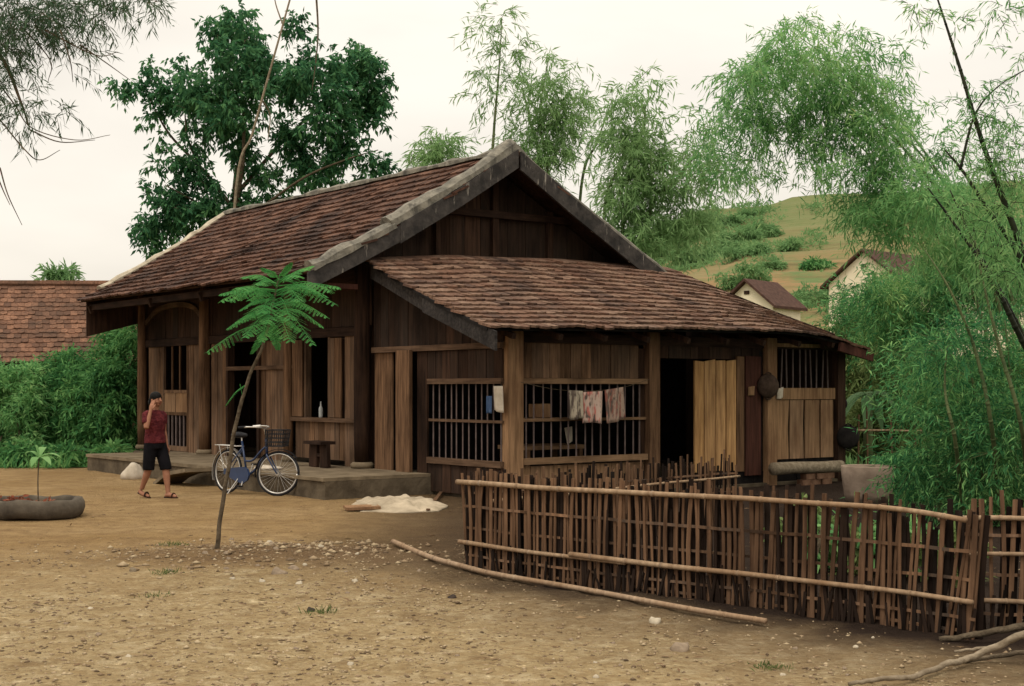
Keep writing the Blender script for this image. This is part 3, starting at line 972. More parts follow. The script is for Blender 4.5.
def grille(name, along, fixed, a0, a1, z0, zm, z1, n, rmat, top_h=0.08, bot_h=0.09, r=0.012, tops=0.0):
    a0, a1 = min(a0, a1), max(a0, a1)
    B = (lambda x0, x1, d0, d1, za, zb: MB().hbox(x0, x1, fixed + d0, fixed + d1, za, zb)) if along == 'p' else (lambda x0, x1, d0, d1, za, zb: MB().hbox(fixed + d0, fixed + d1, x0, x1, za, zb))
    w = B(a0, a1, -.06, .02, z1, z1 + top_h).build(name, rmat, house)
    B(a0, a1, -.07, .02, z0 - bot_h, z0).build('window_sill', rmat, w)
    if zm: B(a0, a1, -.03, -.005, zm - .02, zm + .02).build('rail', rmat, w)
    for i in range(n):
        x = a0 + (a1 - a0) * (i + 0.6 + random.uniform(-.12, .12)) / (n + 0.2)
        P = H(x, fixed + .008, 0) if along == 'p' else H(fixed + .008, x, 0)
        ln = random.uniform(-tops, tops)
        Q = H(x + ln, fixed + .008, 0) if along == 'p' else H(fixed + .008, x + ln, 0)
        MB().tube([P + Vector((0, 0, z0 - .02)), Q + Vector((0, 0, z1 + .02))], r, 6).build('bar', M['bars'], w)
    return w


grille('window', 'p', FQ, fu(504), fu(430), 0.56, 1.12, 1.66, 12, M['wood_mid_p'])

# ---- lean-to, front wall (plane p = LP)
gq = lambda u: q_at(u, LP)


def fpanel(u0, u1, z0, z1, mat, w=0.2, dp=0.0, name='wall_panel', jag=0.0, gap=0.008):
    return planks(MB(), 'q', LP + dp, gq(u0), gq(u1), z0, z1, w, jag=jag, gap=gap).build(name, M[mat], house)


def sq_post(u0, u1, z0, z1, mat, d0=-.08, d1=.06):
    q0, q1 = gq(u0), gq(u1)
    m_ = MB()
    n_ = 5
    for i in range(n_):
        a, b = z0 + (z1 - z0) * i / n_, z0 + (z1 - z0) * (i + 1) / n_
        m_.hbox(LP + d0 + .002 * i, LP + d1, q0, q1, a, b)
    m_.v, m_.f = [], []
    m_.hbox(LP + d0, LP + d1, q0, q1, z0, z1)
    return m_.build('post', M[mat], house)


sq_post(505, 520, -.05, 2.5, 'wood_tan')
sq_post(646, 656.5, -.05, 2.45, 'wood_mid')
sq_post(763, 772.5, -.05, 2.42, 'wood_tan', -.1)
sq_post(833.5, 841, -.05, 2.45, 'wood_dark', -.1)
MB().hbox(LP - .02, LP + .1, gq(512), gq(842), 2.25, 2.40).build('beam', M['wood_dark_q'], house)
fpanel(521, 640, 1.745, 2.26, 'wood_mid', 0.19, 0.06)
fpanel(640, 646, 0.6, 2.2, 'wood_dark', 0.2, 0.05)
grille('window', 'q', LP, gq(521), gq(645), 0.60, 1.14, 1.66, 15, M['wood_mid_q'], r=0.013)
fpanel(521, 645, 0.02, 0.48, 'wood_tan', 0.22, 0.05)
fpanel(656.5, 772, 2.06, 2.30, 'wood_dark', 0.24, 0.04)
fpanel(693, 735, 0.26, 2.055, 'wood_light', 0.24, 0.0, jag=0.04, gap=0.026)
fpanel(735, 742.5, 0.24, 2.12, 'wood_mid', 0.3, -.012, jag=0.03)
fpanel(743.5, 759, 0.16, 2.12, 'wood_red', 0.3, -.02, jag=0.03)
fpanel(759, 763, 0.2, 2.2, 'black', 0.3, 0.03)  # black strip painting the shade of the gap beside the post
fpanel(657, 772, 0.02, 0.24, 'black', 0.5, 0.03)  # black strip painting the dark gap at the wall base
MB().hbox(LP - .02, LP + .06, gq(656.5), gq(693), 0.03, 0.12).build('door_sill', M['wood_mid_q'], house)
# right-hand opening with stick bars, thick beam and rough boards
w = grille('window', 'q', LP + .02, gq(773), gq(833), 1.60, None, 2.28, 10, M['wood_tan'], 0.06, 0.19, 0.014, tops=0.06)
mb = MB()
e = [774, 788, 803, 819, 833]
for a, b in zip(e, e[1:]):
    q0, q1 = gq(a + .8), gq(b - 1.0)
    zs = np.linspace(0.42, 1.40, 7)
    L0 = [q0 + 0.025 * nz(a, z, 1.7) for z in zs]; L1 = [q1 + 0.025 * nz(b + 9, z, 1.7) for z in zs]
    vs, fs = [], []
    for x0, x1, z in zip(L0, L1, zs):
        vs += [H(LP - .03, x0, z), H(LP - .03, x1, z), H(LP, x1, z), H(LP, x0, z)]
    for i in range(6):
        for k in range(4):
            k2 = (k + 1) % 4
            fs.append((i * 4 + k, i * 4 + k2, i * 4 + 4 + k2, i * 4 + 4 + k))
    fs += [(3, 2, 1, 0), (24, 25, 26, 27)]
    mb.add(vs, fs)
mb.build('wall_panel', M['wood_tan'], house)
fpanel(773, 841, 0.02, 0.42, 'black', 0.5, 0.04)  # shade of the wall-base gap, painted as black boards
fpanel(773, 833, 0.40, 1.6, 'black', 0.5, 0.05)  # black backing paints shade into the gaps between the rough boards
# right end wall and back of the lean-to
planks(MB(), 'p', 9.0, LP, P_NEAR, 0.0, 0, 0.3, topf=rz_lean).build('wall_panel', M['wood_dark'], house)
planks(MB(), 'q', 1.74, FQ + .06, 8.9, 0.06, 0, 0.4, topf=lambda q: 3.4).build('painted_shade_wall', M['black'], house)  # added lining, coloured black so the openings look deeply shaded
MB().hbox(LP + .2, 1.68, FQ + .1, 8.9, 0.052, 0.06).build('painted_shade_floor', M['black'], house)  # black sheet painting shade onto the kitchen floor
# rafters poking under the lean-to eave
for i, q in enumerate(np.linspace(1.6, 8.3, 9)):
    MB().bar(H(LP + .15, q, rz_lean(LP + .15) - .06), H(LE + .06, q, rz_lean(LE + .06) - .05), 0.07, 0.08).build('rafter', M['wood_dark'], house)
MB().tube([H(LP - .3, 8.3, 2.30), H(LP - .33, 9.35, 2.16)], 0.05, 8).build('purlin', M['wood_dark_q'], house)

# ------------------------------------------------------------------ things in, on and by the house
def hang_cloth(name, a, b, drop, mat, label, cat, group=None, folds=3, amp=0.026, skew=0.0):
    a, b = Vector(a), Vector(b)
    d = (b - a).normalized(); n = d.cross(Vector((0, 0, 1)))
    nu, nv = 14, 8
    vs, fs = [], []
    ph = random.uniform(0, 6)
    for layer in (0.0, 0.006):
        for j in range(nv + 1):
            for i in range(nu + 1):
                s, t = i / nu, j / nv
                p = a.lerp(b, s) + d * (skew * t) + Vector((0, 0, -drop * t * (1 + 0.05 * math.sin(3 * s + ph))))
                p += n * (amp * (0.25 + t) * math.sin(folds * math.pi * 2 * s + ph) + layer + 0.008)
                vs.append(p)
    W = nu + 1; K = W * (nv + 1)
    for j in range(nv):
        for i in range(nu):
            x = j * W + i
            fs.append((x, x + 1, x + 1 + W, x + W)); fs.append((K + x + W, K + x + 1 + W, K + x + 1, K + x))
    for i in range(nu):
        x = nv * W + i; fs.append((i, K + i, K + i + 1, i + 1)); fs.append((x, x + 1, K + x + 1, K + x))
    for j in range(nv):
        x = j * W; fs.append((x, x + W, K + x + W, K + x)); x = j * W + nu; fs.append((x, K + x, K + x + W, x + W))
    return tag(link(name, vs, fs, mat, smooth=True), label, cat, group)


CL = LP - .20                                          # clothesline plane in front of the bars
cl = bez([on_p(520, 382, CL + .05), on_p(553, 389, CL), on_p(585, 391, CL), on_p(620, 388, CL), on_p(650, 379, CL + .05)], 6)
tag(MB().tube(cl, 0.004, 5).build('clothesline', M['bark']), 'thin clothesline strung between the kitchen posts before the bars', 'clothesline')
G = 'towels drying on the clothesline'
hang_cloth('towel', on_p(568, 390, CL), on_p(582, 391, CL), 0.41, towel_mat('towel_stripe', (0.45, 0.38, 0.29), (0.13, 0.10, 0.08), 5), 'narrow cream towel with dark streaks, nearest the bamboo post on the line', 'towel', G, 2)
hang_cloth('towel', on_p(583, 392, CL - .01), on_p(602, 391, CL - .01), 0.47, towel_mat('towel_pink', (0.55, 0.40, 0.33), (0.50, 0.16, 0.13), 4), 'longest pale pink patterned towel in the middle of the line', 'towel', G, 2)
hang_cloth('towel', on_p(604, 390, CL), on_p(622.5, 387, CL), 0.48, towel_mat('towel_brown', (0.38, 0.27, 0.21), (0.26, 0.10, 0.075), 4), 'brownish red patterned towel nearest the dark doorway on the line', 'towel', G, 2, skew=0.03)
hang_cloth('rag', on_p(487, 385, LP - .02) if False else on_q(494, 386, FQ - .10), on_q(503, 386, FQ - .10), 0.36, M['cloth_pale'], 'white cloth hanging on the side window bars by the corner post', 'cloth', None, 1, 0.02)
hang_cloth('rag', on_q(487, 396, FQ - .09), on_q(492.5, 396, FQ - .09), 0.25, M['cloth_blue'], 'dark blue cloth hanging beside the white one on side window', 'cloth', None, 1, 0.02)
# things glimpsed behind the bars
def quick_box(name, c, sx, sy, sz, mat, label, cat):
    m_ = MB()
    c = Vector(c)
    m_.bar(c - BX * sx / 2, c + BX * sx / 2, sy, sz)
    o_ = m_.build(name, mat)
    bv = o_.modifiers.new('bevel', 'BEVEL'); bv.width = 0.012; bv.segments = 2
    return tag(o_, label, cat)


tbl = empty('table', H(LP + .9, gq(575), 0.05), 'low dark table inside the barred kitchen window', 'table')
MB().hbox(LP + .55, LP + 1.25, gq(550), gq(610), 0.68, 0.74).build('tabletop', M['wood_mid_q'], tbl)
for a_ in (LP + .6, LP + 1.2):
    for u_ in (553, 606):
        MB().hbox(a_ - .03, a_ + .03, gq(u_) - .03, gq(u_) + .03, 0.05, 0.678).build('leg', M['wood_mid'], tbl)
quick_box('cardboard_box', H(LP + .25, gq(551), 1.27), 0.28, 0.2, 0.2, M['wood_tan'], 'small tan box on the rail behind the kitchen bars', 'box')
MB().hbox(LP + .1, LP + .42, gq(535), gq(600), 1.125, 1.165).build('shelf', M['wood_mid_q'], house)
o = MB().add([H(LP + .5, gq(587), 1.0), H(LP + .5, gq(594), 1.02), H(LP + .47, gq(593), 0.8), H(LP + .46, gq(588), 0.76), H(LP + .52, gq(587), 1.0), H(LP + .52, gq(594), 1.02), H(LP + .49, gq(593), 0.8), H(LP + .48, gq(588), 0.76)],
              [(0, 1, 2, 3), (7, 6, 5, 4), (0, 4, 5, 1), (1, 5, 6, 2), (2, 6, 7, 3), (3, 7, 4, 0)]).build('plastic_bag', M['cloth_pale'])
tag(o, 'pale plastic bag hanging in the dark below the pink towel', 'bag')


def pan(name, c, n, r, depth, mat, label, cat='pan'):
    """wok hung on the wall, its round back to the viewer, two ear handles"""
    c, n = Vector(c), Vector(n).normalized()
    e_ = empty(name, c, label, cat, 'pans hung on the kitchen wall')
    s = n.cross(Vector((0, 0, 1))).normalized(); t = s.cross(n)
    m_ = MB(); rows = []
    for k, d in ((1.0, 0.0), (1.03, 0.008), (0.97, 0.3), (0.85, 0.62), (0.62, 0.88), (0.3, 0.99), (0.03, 1.0)):
        rows.append((c + n * (depth * d), r * k, r * k))
    m_.rings(rows, s, t, 24)
    m_.build('bowl', mat, e_, smooth=True)
    for sg in (-1, 1):
        q = [c + t * (sg * r * .98) + s * (a * r * .28) + t * (sg * r * .16 * (1 - a * a)) + n * .01 for a in (-1, -.6, 0, .6, 1)]
        MB().tube(q, 0.012, 6).build('handle', mat, e_)
    return e_


pan('wok', on_p(768, 386, LP - .13), -AX - BX * .35, 0.195, 0.07, M['pan_brown'], 'brown sooty wok hanging on the pale post left of the stick bars')
pan('wok', on_p(848, 437, LP - .20), -AX - BX * .6, 0.20, 0.045, M['black'], 'black wok hung lowest on the far right corner post')
pan('wok', on_p(847, 404, LP - .04) + AX * .1, BX - AX * .25, 0.10, 0.07, M['iron'], 'small black pan hung above the black wok on corner post')
hang_cloth('rag', on_p(777, 389, LP - .12), on_p(783, 387, LP - .12), 0.17, M['cloth_pale'], 'small white rag hung on the beam beside the brown wok', 'cloth', None, 1, .02)
hang_cloth('rag', on_p(748, 387, LP - .07), on_p(754, 386, LP - .07), 0.15, M['wood_tan'], 'small tan rag pegged on the dark red board', 'cloth', None, 1, .015)
# log on bricks
a, b = on_p(773, 469, LP - .35), on_p(841, 466, LP - .35)
tag(MB().tube([a, a.lerp(b, .3) + Vector((0, 0, .008)), a.lerp(b, .7) - Vector((0, 0, .006)), b], [.105, .1, .098, .1], 14).build('log', M['bark_pale'], smooth=True), 'thick grey log lying on the bricks below the rough boards', 'log')
bpos = on_p(795, 480, LP - .35)
zt = a.z - .105
for i, (dq, dz, dp_) in enumerate(((0, 0, 0), (.25, 0, .02), (.5, 0, -.01), (.1, 1, .01), (.36, 1, 0), (.6, 1, .02))):
    h_ = zt / 2
    c = H(LP - .35 + dp_, gq(788) + dq, h_ * dz + h_ / 2)
    o = MB().bar(c - BX * .11, c + BX * .11, 0.13, h_ - .004).build('brick', M['brick'])
    tag(o, 'old reddish brick propping up the grey log by the kitchen wall', 'brick', 'bricks under the log')
# concrete basin
c = px(868, 0, 19.6); c.z = 0
rows = []
bas = MB()
prof = [(.30, 0), (.33, .12), (.36, .35), (.375, .50), (.365, .515), (.325, .50), (.30, .30)]
bas.rings([(c + Vector((0, 0, z)), r, r) for r, z in prof], Vector((1, 0, 0)), Vector((0, 1, 0)), 28)
tag(bas.build('basin', M['concrete'], smooth=True), 'round pinkish concrete basin standing behind the woven fence', 'basin')
# stool and bottle on the veranda
c = H(p_at(320, 1.3), 1.3, 0.315)
st = empty('stool', c, 'small dark wooden stool on the veranda under the window', 'stool')
MB().bar(c + AX * -.26 + Vector((0, 0, .40)), c + AX * .30 + Vector((0, 0, .40)), .28, .05).build('seat', M['wood_dark_p'], st)
for s_ in (-.17, .19):
    MB().bar(c + AX * s_ + Vector((0, 0, 0)), c + AX * s_ * .9 + Vector((0, 0, .374)), .24, .06, BX).build('leg', M['wood_dark'], st)
MB().bar(c + AX * -.15 + Vector((0, 0, .2)), c + AX * .17 + Vector((0, 0, .2)), .05, .05).build('stretcher', M['wood_dark_p'], st)
c = H(fu(324), FQ - .06, 1.10)
bt = MB().rings([(c + Vector((0, 0, z)), r, r) for r, z in ((.035, .001), (.037, .02), (.037, .16), (.015, .2), (.014, .26), (.016, .27))], Vector((1, 0, 0)), Vector((0, 1, 0)), 12).build('bottle', M['glass'], smooth=True)
tag(bt, 'pale glass bottle standing on the sill of open window', 'bottle')


def lump(name, c, rx, ry, rz, mat, label, cat, seed=0, group=None, fx=Vector((1, 0, 0)), fy=Vector((0, 1, 0)), amp=.25, sc=2.5, n=20, m=10, parent=None):
    c = Vector(c)
    m_ = MB().ellipsoid(c + Vector((0, 0, rz * .35)), rx, ry, rz, fx, fy, n, m)
    out = []
    for v in m_.v:
        v = Vector(v); d = v - c
        k = 1 + amp * mnoise.noise(Vector((d.x / rx * sc / 2 + seed, d.y / ry * sc / 2, d.z / rz * sc / 3 + seed * 1.7)))
        w = c + d * k
        w.z = max(w.z, c.z - .01)
        out.append(tuple(w))
    m_.v = out
    return tag(m_.build(name, mat, parent, smooth=True), label, cat, group)


# pale rags on the veranda edge behind the bicycle
lump('rag', H(2.4, .35, .315), .22, .12, .05, M['cloth_pale'], 'crumpled pale rag on the veranda edge behind the bicycle', 'cloth', 3)
# stone step at the front of the plinth
m_ = MB(); xs_r = [(4.75, -.04), (4.4, .10), (4.0, .19), (3.5, .25)]
for (pa, za), (pb, zb) in zip(xs_r, xs_r[1:]):
    m_.hexa([H(pa, -.55, za), H(pb, -.55, zb), H(pb, -.06, zb), H(pa, -.06, za)], [H(pa, -.55, za + .06), H(pb, -.55, zb + .06), H(pb, -.06, zb + .06), H(pa, -.06, za + .06)])
o = m_.build('stone_ramp', M['stone_top']); tag(o, 'sloping pale stone slab leaning up to the veranda behind woman', 'stone slab')
# sacking spread on the ground
def tarp():
    nu, nv = 34, 26
    C0, ux, uy = gnd(398, 506), Vector((1, 0.06, 0)), Vector((-.12, 1, 0))
    vs, fs = [], []
    for layer in (1, 0):
        for j in range(nv + 1):
            for i in range(nu + 1):
                s, t = i / nu * 2 - 1, j / nv * 2 - 1
                rr = 1 + .16 * nz(s * 2, t * 2, 1.3, 7)
                a = max(abs(s), abs(t)); b = math.hypot(s, t)
                k = rr * (a / b if b > 0 else 1) * .6 + .4 * rr
                x, y = s * .62 * k, t * 1.05 * k
                edge = max(0, 1 - b ** 3 if b < 1 else 0)
                h = .075 * (max(0, 1 - (max(abs(s), abs(t))) ** 2.2)) + .07 * abs(nz(s, t, 2.4, 4)) * (1 - max(abs(s), abs(t)) ** 4) + .045 * nz(s, t, 5, 2) * (1 - max(abs(s), abs(t)) ** 6)
                vs.append(C0 + ux * x + uy * y + Vector((0, 0, .012 + max(h, 0) * layer - (0.02 if not layer else 0))))
    W = nu + 1; K = W * (nv + 1)
    for j in range(nv):
        for i in range(nu):
            x = j * W + i
            fs.append((x, x + 1, x + 1 + W, x + W)); fs.append((K + x + W, K + x + 1 + W, K + x + 1, K + x))
    for i in range(nu):
        x = nv * W + i; fs.append((i, K + i, K + i + 1, i + 1)); fs.append((x, x + 1, K + x + 1, K + x))
    for j in range(nv):
        x = j * W; fs.append((x, x + W, K + x + W, K + x)); x = j * W + nu; fs.append((x, K + x, K + x + W, x + W))
    return link('sacking', vs, fs, M['tarp'], smooth=True)


tag(tarp(), 'rumpled cream sacking spread on the dirt before the lean-to', 'sacking')
a = gnd(345, 511); b = gnd(378, 511)
o = MB().bar(a + Vector((0, 0, .04)), b + Vector((0, .1, .05)), .42, .035).build('board', M['wood_tan'])
tag(o, 'short brown board lying beside the cream sacking', 'board')
a = gnd(428, 512); b = gnd(440, 497)
tag(MB().bar(a + Vector((0, 0, .03)), b + Vector((0, .3, .05)), .05, .015).build('board', M['wood_mid']), 'narrow dark board lying at the right edge of sacking', 'board')

# ------------------------------------------------------------------ bicycle
def bicycle():
    r0, f0 = gnd(227, 493), gnd(278, 497)
    fw = (f0 - r0); fw.z = 0; fw.normalize()
    lat = Vector((-fw.y, fw.x, 0))                    # its left side
    upv = (Vector((0, 0, 1)) + lat * .06).normalized()
    O = r0.copy(); O.z = 0
    T0 = lambda x, y, z: O + fw * x + lat * y + upv * z
    ca, sa = math.cos(R(30)), math.sin(R(30))

    def T1(x, y, z):                                   # parts that turn with the handlebar
        dx = x - .93
        return T0(.93 + dx * ca - y * sa, dx * sa + y * ca, z)
    T = T0
    bk = empty('bicycle', O, 'blue step-through bicycle with front basket parked before the veranda', 'bicycle')
    WB, RW = 1.10, .335

    def wheel(x):
        T = T0 if x == 0 else T1
        fw = T(1, 0, 0) - T(0, 0, 0)
        c = T(x, 0, RW)
        ring = [c + fw * (math.cos(a) * (RW - .018)) + upv * (math.sin(a) * (RW - .018)) for a in np.linspace(0, 2 * math.pi, 41)]
        w = MB().tube([T(x, -.045, RW), T(x, .045, RW)], .028, 10).build('wheel', M['chrome'], bk)
        MB().tube(ring, .018, 8).build('tyre', M['bike_black'], w, smooth=True)
        ring = [c + fw * (math.cos(a) * (RW - .042)) + upv * (math.sin(a) * (RW - .042)) for a in np.linspace(0, 2 * math.pi, 41)]
        MB().tube(ring, .013, 6).build('rim', M['chrome'], w, smooth=True)
        sp = MB()
        for i in range(28):
            a = 2 * math.pi * i / 28; s = .03 if i % 2 else -.03
            sp.tube([T(x, s, RW), c + fw * (math.cos(a) * .295) + upv * (math.sin(a) * .295)], .0016, 4)
        sp.build('spokes', M['chrome'], w)
        fd = [c + fw * (math.cos(a) * (RW + .025)) + upv * (math.sin(a) * (RW + .025)) for a in (np.linspace(R(40), R(205), 16) if x == 0 else np.linspace(R(40), R(190), 16))]
        m_ = MB()
        for a_, b_ in zip(fd, fd[1:]): m_.bar(a_, b_, .055, .006, (T(0, 1, 0) - T(0, 0, 0)).cross(b_ - a_))
        m_.build('mudguard', M['chrome'] if x == 0 else M['bike_black'], bk)
    wheel(0); wheel(WB)
    bb = T(.46, 0, .29); seat_top = T(.30, 0, .80); head_lo = T(.90, 0, .62); head_hi = T(.87, 0, .86)
    fr = MB()
    fr.tube([bb, seat_top], .016, 8)
    fr.tube(bez([bb, T(.62, 0, .36), T(.78, 0, .52), head_lo], 5), .019, 8)
    fr.tube(bez([T(.40, 0, .50), T(.58, 0, .52), T(.76, 0, .66), T(.885, 0, .74)], 5), .016, 8)
    fr.tube([head_lo, head_hi], .022, 8)
    for s in (-.05, .05):
        fr.tube([T(0, s, RW), T(.46, s * .5, .29)], .010, 6); fr.tube([T(0, s, RW), T(.33, s * .3, .70)], .009, 6)
    fr.build('frame', M['bike_blue'], bk, smooth=True)
    T = T1
    fk = MB()
    for s in (-.05, .05): fk.tube(bez([head_lo, T(.93, s, .60), T(1.02, s, .45), T(WB, s, RW)], 4), .012, 6)
    fk.build('fork', M['bike_blue'], bk, smooth=True)
    MB().tube([head_hi, T(.85, 0, 1.0)], .013, 8).build('stem', M['chrome'], bk)
    hb = MB().tube(bez([T(.60, .29, 1.02), T(.72, .29, 1.03), T(.86, .18, 1.02), T(.86, 0, 1.0), T(.86, -.18, 1.02), T(.72, -.29, 1.03), T(.60, -.29, 1.02)], 5), .011, 8).build('handlebar', M['chrome'], bk, smooth=True)
    for s in (-.29, .29):
        MB().tube([T(.56, s, 1.02), T(.68, s, 1.03)], .018, 8).build('grip', M['white_plastic'] if s > 0 else M['bike_black'], hb)
    T = T0
    MB().tube([seat_top, T(.29, 0, .87)], .012, 8).build('seat_post', M['chrome'], bk)
    sd_ = MB()
    rows = []
    for x, w_, h_ in ((.12, .03, .03), (.15, .10, .045), (.22, .105, .05), (.30, .065, .04), (.38, .03, .032), (.42, .012, .02)):
        rows.append((T(x, 0, .89), w_, h_))
    sd_.rings(rows, lat, upv, 12)
    sd_.build('saddle', M['bike_black'], bk, smooth=True)
    cg = MB()                                          # blue chain case
    pts = [(.0, .375), (.0, .30), (.30, .20), (.46, .165), (.57, .22), (.60, .30), (.56, .39), (.46, .42), (.25, .40)]
    n_ = len(pts)
    cg.add([T(x, -.085, z) for x, z in pts] + [T(x, -.055, z) for x, z in pts], [tuple(range(n_)), tuple(range(2 * n_ - 1, n_ - 1, -1))] + [(i, i + n_, (i + 1) % n_ + n_, (i + 1) % n_) for i in range(n_)])
    cg.build('chain_guard', M['bike_blue'], bk)
    for s, z in ((-1, .13), (1, .45)):
        MB().tube([bb + lat * (s * .05), T(.46, s * .1, z)], .009, 6).build('crank', M['chrome'], bk)
        MB().bar(T(.46 - .045, s * .14, z), T(.46 + .045, s * .14, z), .075, .022).build('pedal', M['bike_black'], bk)
    rk = MB()
    for s in (-.07, -.025, .025, .07): rk.tube([T(-.26, s, .73), T(.27, s, .72)], .006, 6)
    for x in (-.24, -.05, .15): rk.tube([T(x, -.075, .727), T(x, .075, .727)], .006, 6)
    for s in (-.075, .075): rk.tube([T(-.15, s, .727), T(0, s, RW)], .006, 6)
    rk.build('rack', M['chrome'], bk)
    bs = MB()                                          # wire basket
    T = T1
    for k in range(9):
        x = .93 + .27 * k / 8
        for s in (-1, 1): bs.tube([T(x * .96 + .035, s * .12, .74), T(x, s * .16, .98)], .0045, 5)
    for k in range(9):
        y = -.16 + .32 * k / 8
        for x0, x1 in ((.93, .925), (1.19, 1.205)): bs.tube([T(x0, y * .76, .74), T(x1, y, .98)], .0045, 5)
    for z, k in ((.74, .76), (.80, .82), (.86, .88), (.92, .94), (.98, 1.0)):
        q = [T(.925, -.16 * k, z), T(1.2, -.16 * k, z), T(1.2, .16 * k, z), T(.925, .16 * k, z), T(.925, -.16 * k, z)]
        for a_, b_ in zip(q, q[1:]): bs.tube([a_, b_], .006, 5)
    for k in range(7):
        y = -.12 + .04 * k; bs.tube([T(.93, y, .74), T(1.19, y, .74)], .004, 5)
    bs.build('basket', M['bike_black'], bk)
    T = T0
    MB().tube([T(.36, -.06, .27), T(.27, -.20, .012)], .009, 6).build('stand', M['chrome'], bk)


bicycle()


# ------------------------------------------------------------------ the woman
def person():
    base = gnd(155, 498); base.z = 0
    f = Vector((.84, -.54, 0)).normalized()
    r = Vector((f.y, -f.x, 0))                         # her right (left in the picture)
    T = lambda a, b, z: base + f * a + r * b + Vector((0, 0, z))   # forward, right, up
    pe = empty('person', base, 'woman in dark red shirt and black knee shorts walking, hand at her cheek', 'person')
    bd = MB()
    tor = [(-.01, .77, .135, .095), (-.005, .84, .155, .105), (0, .93, .135, .095), (.01, 1.05, .145, .10), (.012, 1.15, .155, .098), (.005, 1.22, .15, .08), (0, 1.265, .10, .06)]
    bd.rings([(T(a, 0, z), x, y) for a, z, x, y in tor], r, f, 16)
    bd.tube([T(0, 0, 1.23), T(.012, 0, 1.30), T(.02, 0, 1.36)], [.058, .047, .047], 10)
    bd.ellipsoid(T(.025, 0, 1.425), .070, .088, .105, r, f, 16, 12)
    bd.ellipsoid(T(.055, 0, 1.375), .045, .05, .045, r, f, 10, 8)
    bd.tube([T(.105, 0, 1.445), T(.127, 0, 1.410), T(.112, 0, 1.398)], [.010, .015, .010], 8)    # nose
    for s in (-1, 1): bd.ellipsoid(T(.015, s * .071, 1.42), .010, .022, .032, r, f, 8, 6)        # ears
    for s in (-1, 1): bd.ellipsoid(T(.085, s * .036, 1.398), .022, .018, .02, r, f, 8, 6)        # cheeks
    # right arm raised to the cheek
    sh, el, wr = T(.0, .165, 1.225), T(.085, .245, 1.02), T(.085, .165, 1.27)
    bd.tube([sh, sh.lerp(el, .5), el], [.050, .043, .036], 10)
    bd.tube([el, el.lerp(wr, .35), wr], [.036, .035, .024], 10)
    hd = (T(.070, .100, 1.43) - wr).normalized()
    pm = wr + hd * .045
    inw = (T(.04, 0, 1.40) - pm).normalized()
    sd_ = hd.cross(inw).normalized()
    bd.tube([wr, pm, wr + hd * .085], [.024, .030, .030], 8)
    for i, ln in enumerate((.066, .074, .070, .055)):
        s = (i - 1.5) * .017
        k = wr + hd * .08 + sd_ * s
        bd.tube([k, k + hd * ln * .5 + inw * .004, k + hd * ln * .85 + inw * .018, k + hd * ln * .9 + inw * .03], [.0095, .009, .008, .007], 6)
    bd.tube([wr + hd * .03 - sd_ * .02, wr + hd * .06 - sd_ * .044 + inw * .01, wr + hd * .09 - sd_ * .05 + inw * .02], [.012, .011, .009], 6)
    # left arm hanging, slightly back
    sh, el, wr = T(.0, -.165, 1.225), T(-.035, -.205, .98), T(.02, -.21, .76)
    bd.tube([sh, sh.lerp(el, .5), el], [.050, .043, .036], 10)
    bd.tube([el, el.lerp(wr, .35), wr], [.036, .035, .024], 10)
    hd = Vector((0, 0, -1)) + f * .15; hd.normalize()
    bd.tube([wr, wr + hd * .045, wr + hd * .085], [.024, .030, .028], 8)
    for i, ln in enumerate((.064, .072, .068, .052)):
        k = wr + hd * .08 + f * ((1.5 - i) * .017)
        bd.tube([k, k + hd * ln * .5, k + hd * ln * .85 + r * .016, k + hd * ln * .9 + r * .028], [.0095, .009, .008, .007], 6)
    bd.tube([wr + hd * .03 + f * .02, wr + hd * .06 + f * .042, wr + hd * .088 + f * .046 + r * .01], [.012, .011, .009], 6)
    # legs mid-stride: left forward, right trailing
    hips = ((-1, .13, .185, .01), (1, -.035, -.19, .055))
    feet = []
    for s, kf, af, lift in hips:
        hp, kn, an = T(0, s * .08, .80), T(kf, s * .085, .435), T(af, s * .08, .075 + (lift if s > 0 else 0))
        bd.tube([hp, hp.lerp(kn, .5), kn], [.088, .073, .054], 12)
        bd.tube([kn, kn.lerp(an, .3), kn.lerp(an, .7), an], [.052, .054, .040, .033], 12)
        z0 = .04 if s < 0 else .05
        heel, toe = T(af - .045, s * .08, z0 + (.055 if s > 0 else 0)), T(af + .165, s * .085, .028)
        bd.tube([heel, T(af + .01, s * .08, z0 + .012), T(af + .09, s * .083, .040), toe], [.030, .036, .034, .020], 10)
        feet.append((heel, toe, af, s))
    b_ = bd.build('body', M['skin'], pe, smooth=True)
    rm = b_.modifiers.new('remesh', 'REMESH'); rm.mode = 'VOXEL'; rm.voxel_size = .0065; rm.use_smooth_shade = True
    sm = b_.modifiers.new('smooth', 'SMOOTH'); sm.iterations = 2; sm.factor = .5
    # eyes, brows, mouth
    for s in (-1, 1):
        MB().ellipsoid(T(.103, s * .028, 1.438), .012, .007, .006, r, f, 8, 6).build('eye', M['hair'], pe, smooth=True)
        MB().tube([T(.108, s * .014, 1.456), T(.102, s * .042, 1.457)], .004, 5).build('eyebrow', M['hair'], pe)
    MB().ellipsoid(T(.101, 0, 1.372), .022, .007, .006, r, f, 8, 6).build('mouth', M['shirt'], pe, smooth=True)
    # hair pulled back
    hr = MB()
    hr.ellipsoid(T(.012, 0, 1.464), .081, .096, .086, r, f, 18, 12)
    hr.ellipsoid(T(-.055, 0, 1.40), .062, .05, .09, r, f, 14, 10)
    hr.ellipsoid(T(-.095, 0, 1.39), .04, .035, .045, r, f, 12, 8)
    h_ = hr.build('hair', M['hair'], pe, smooth=True)
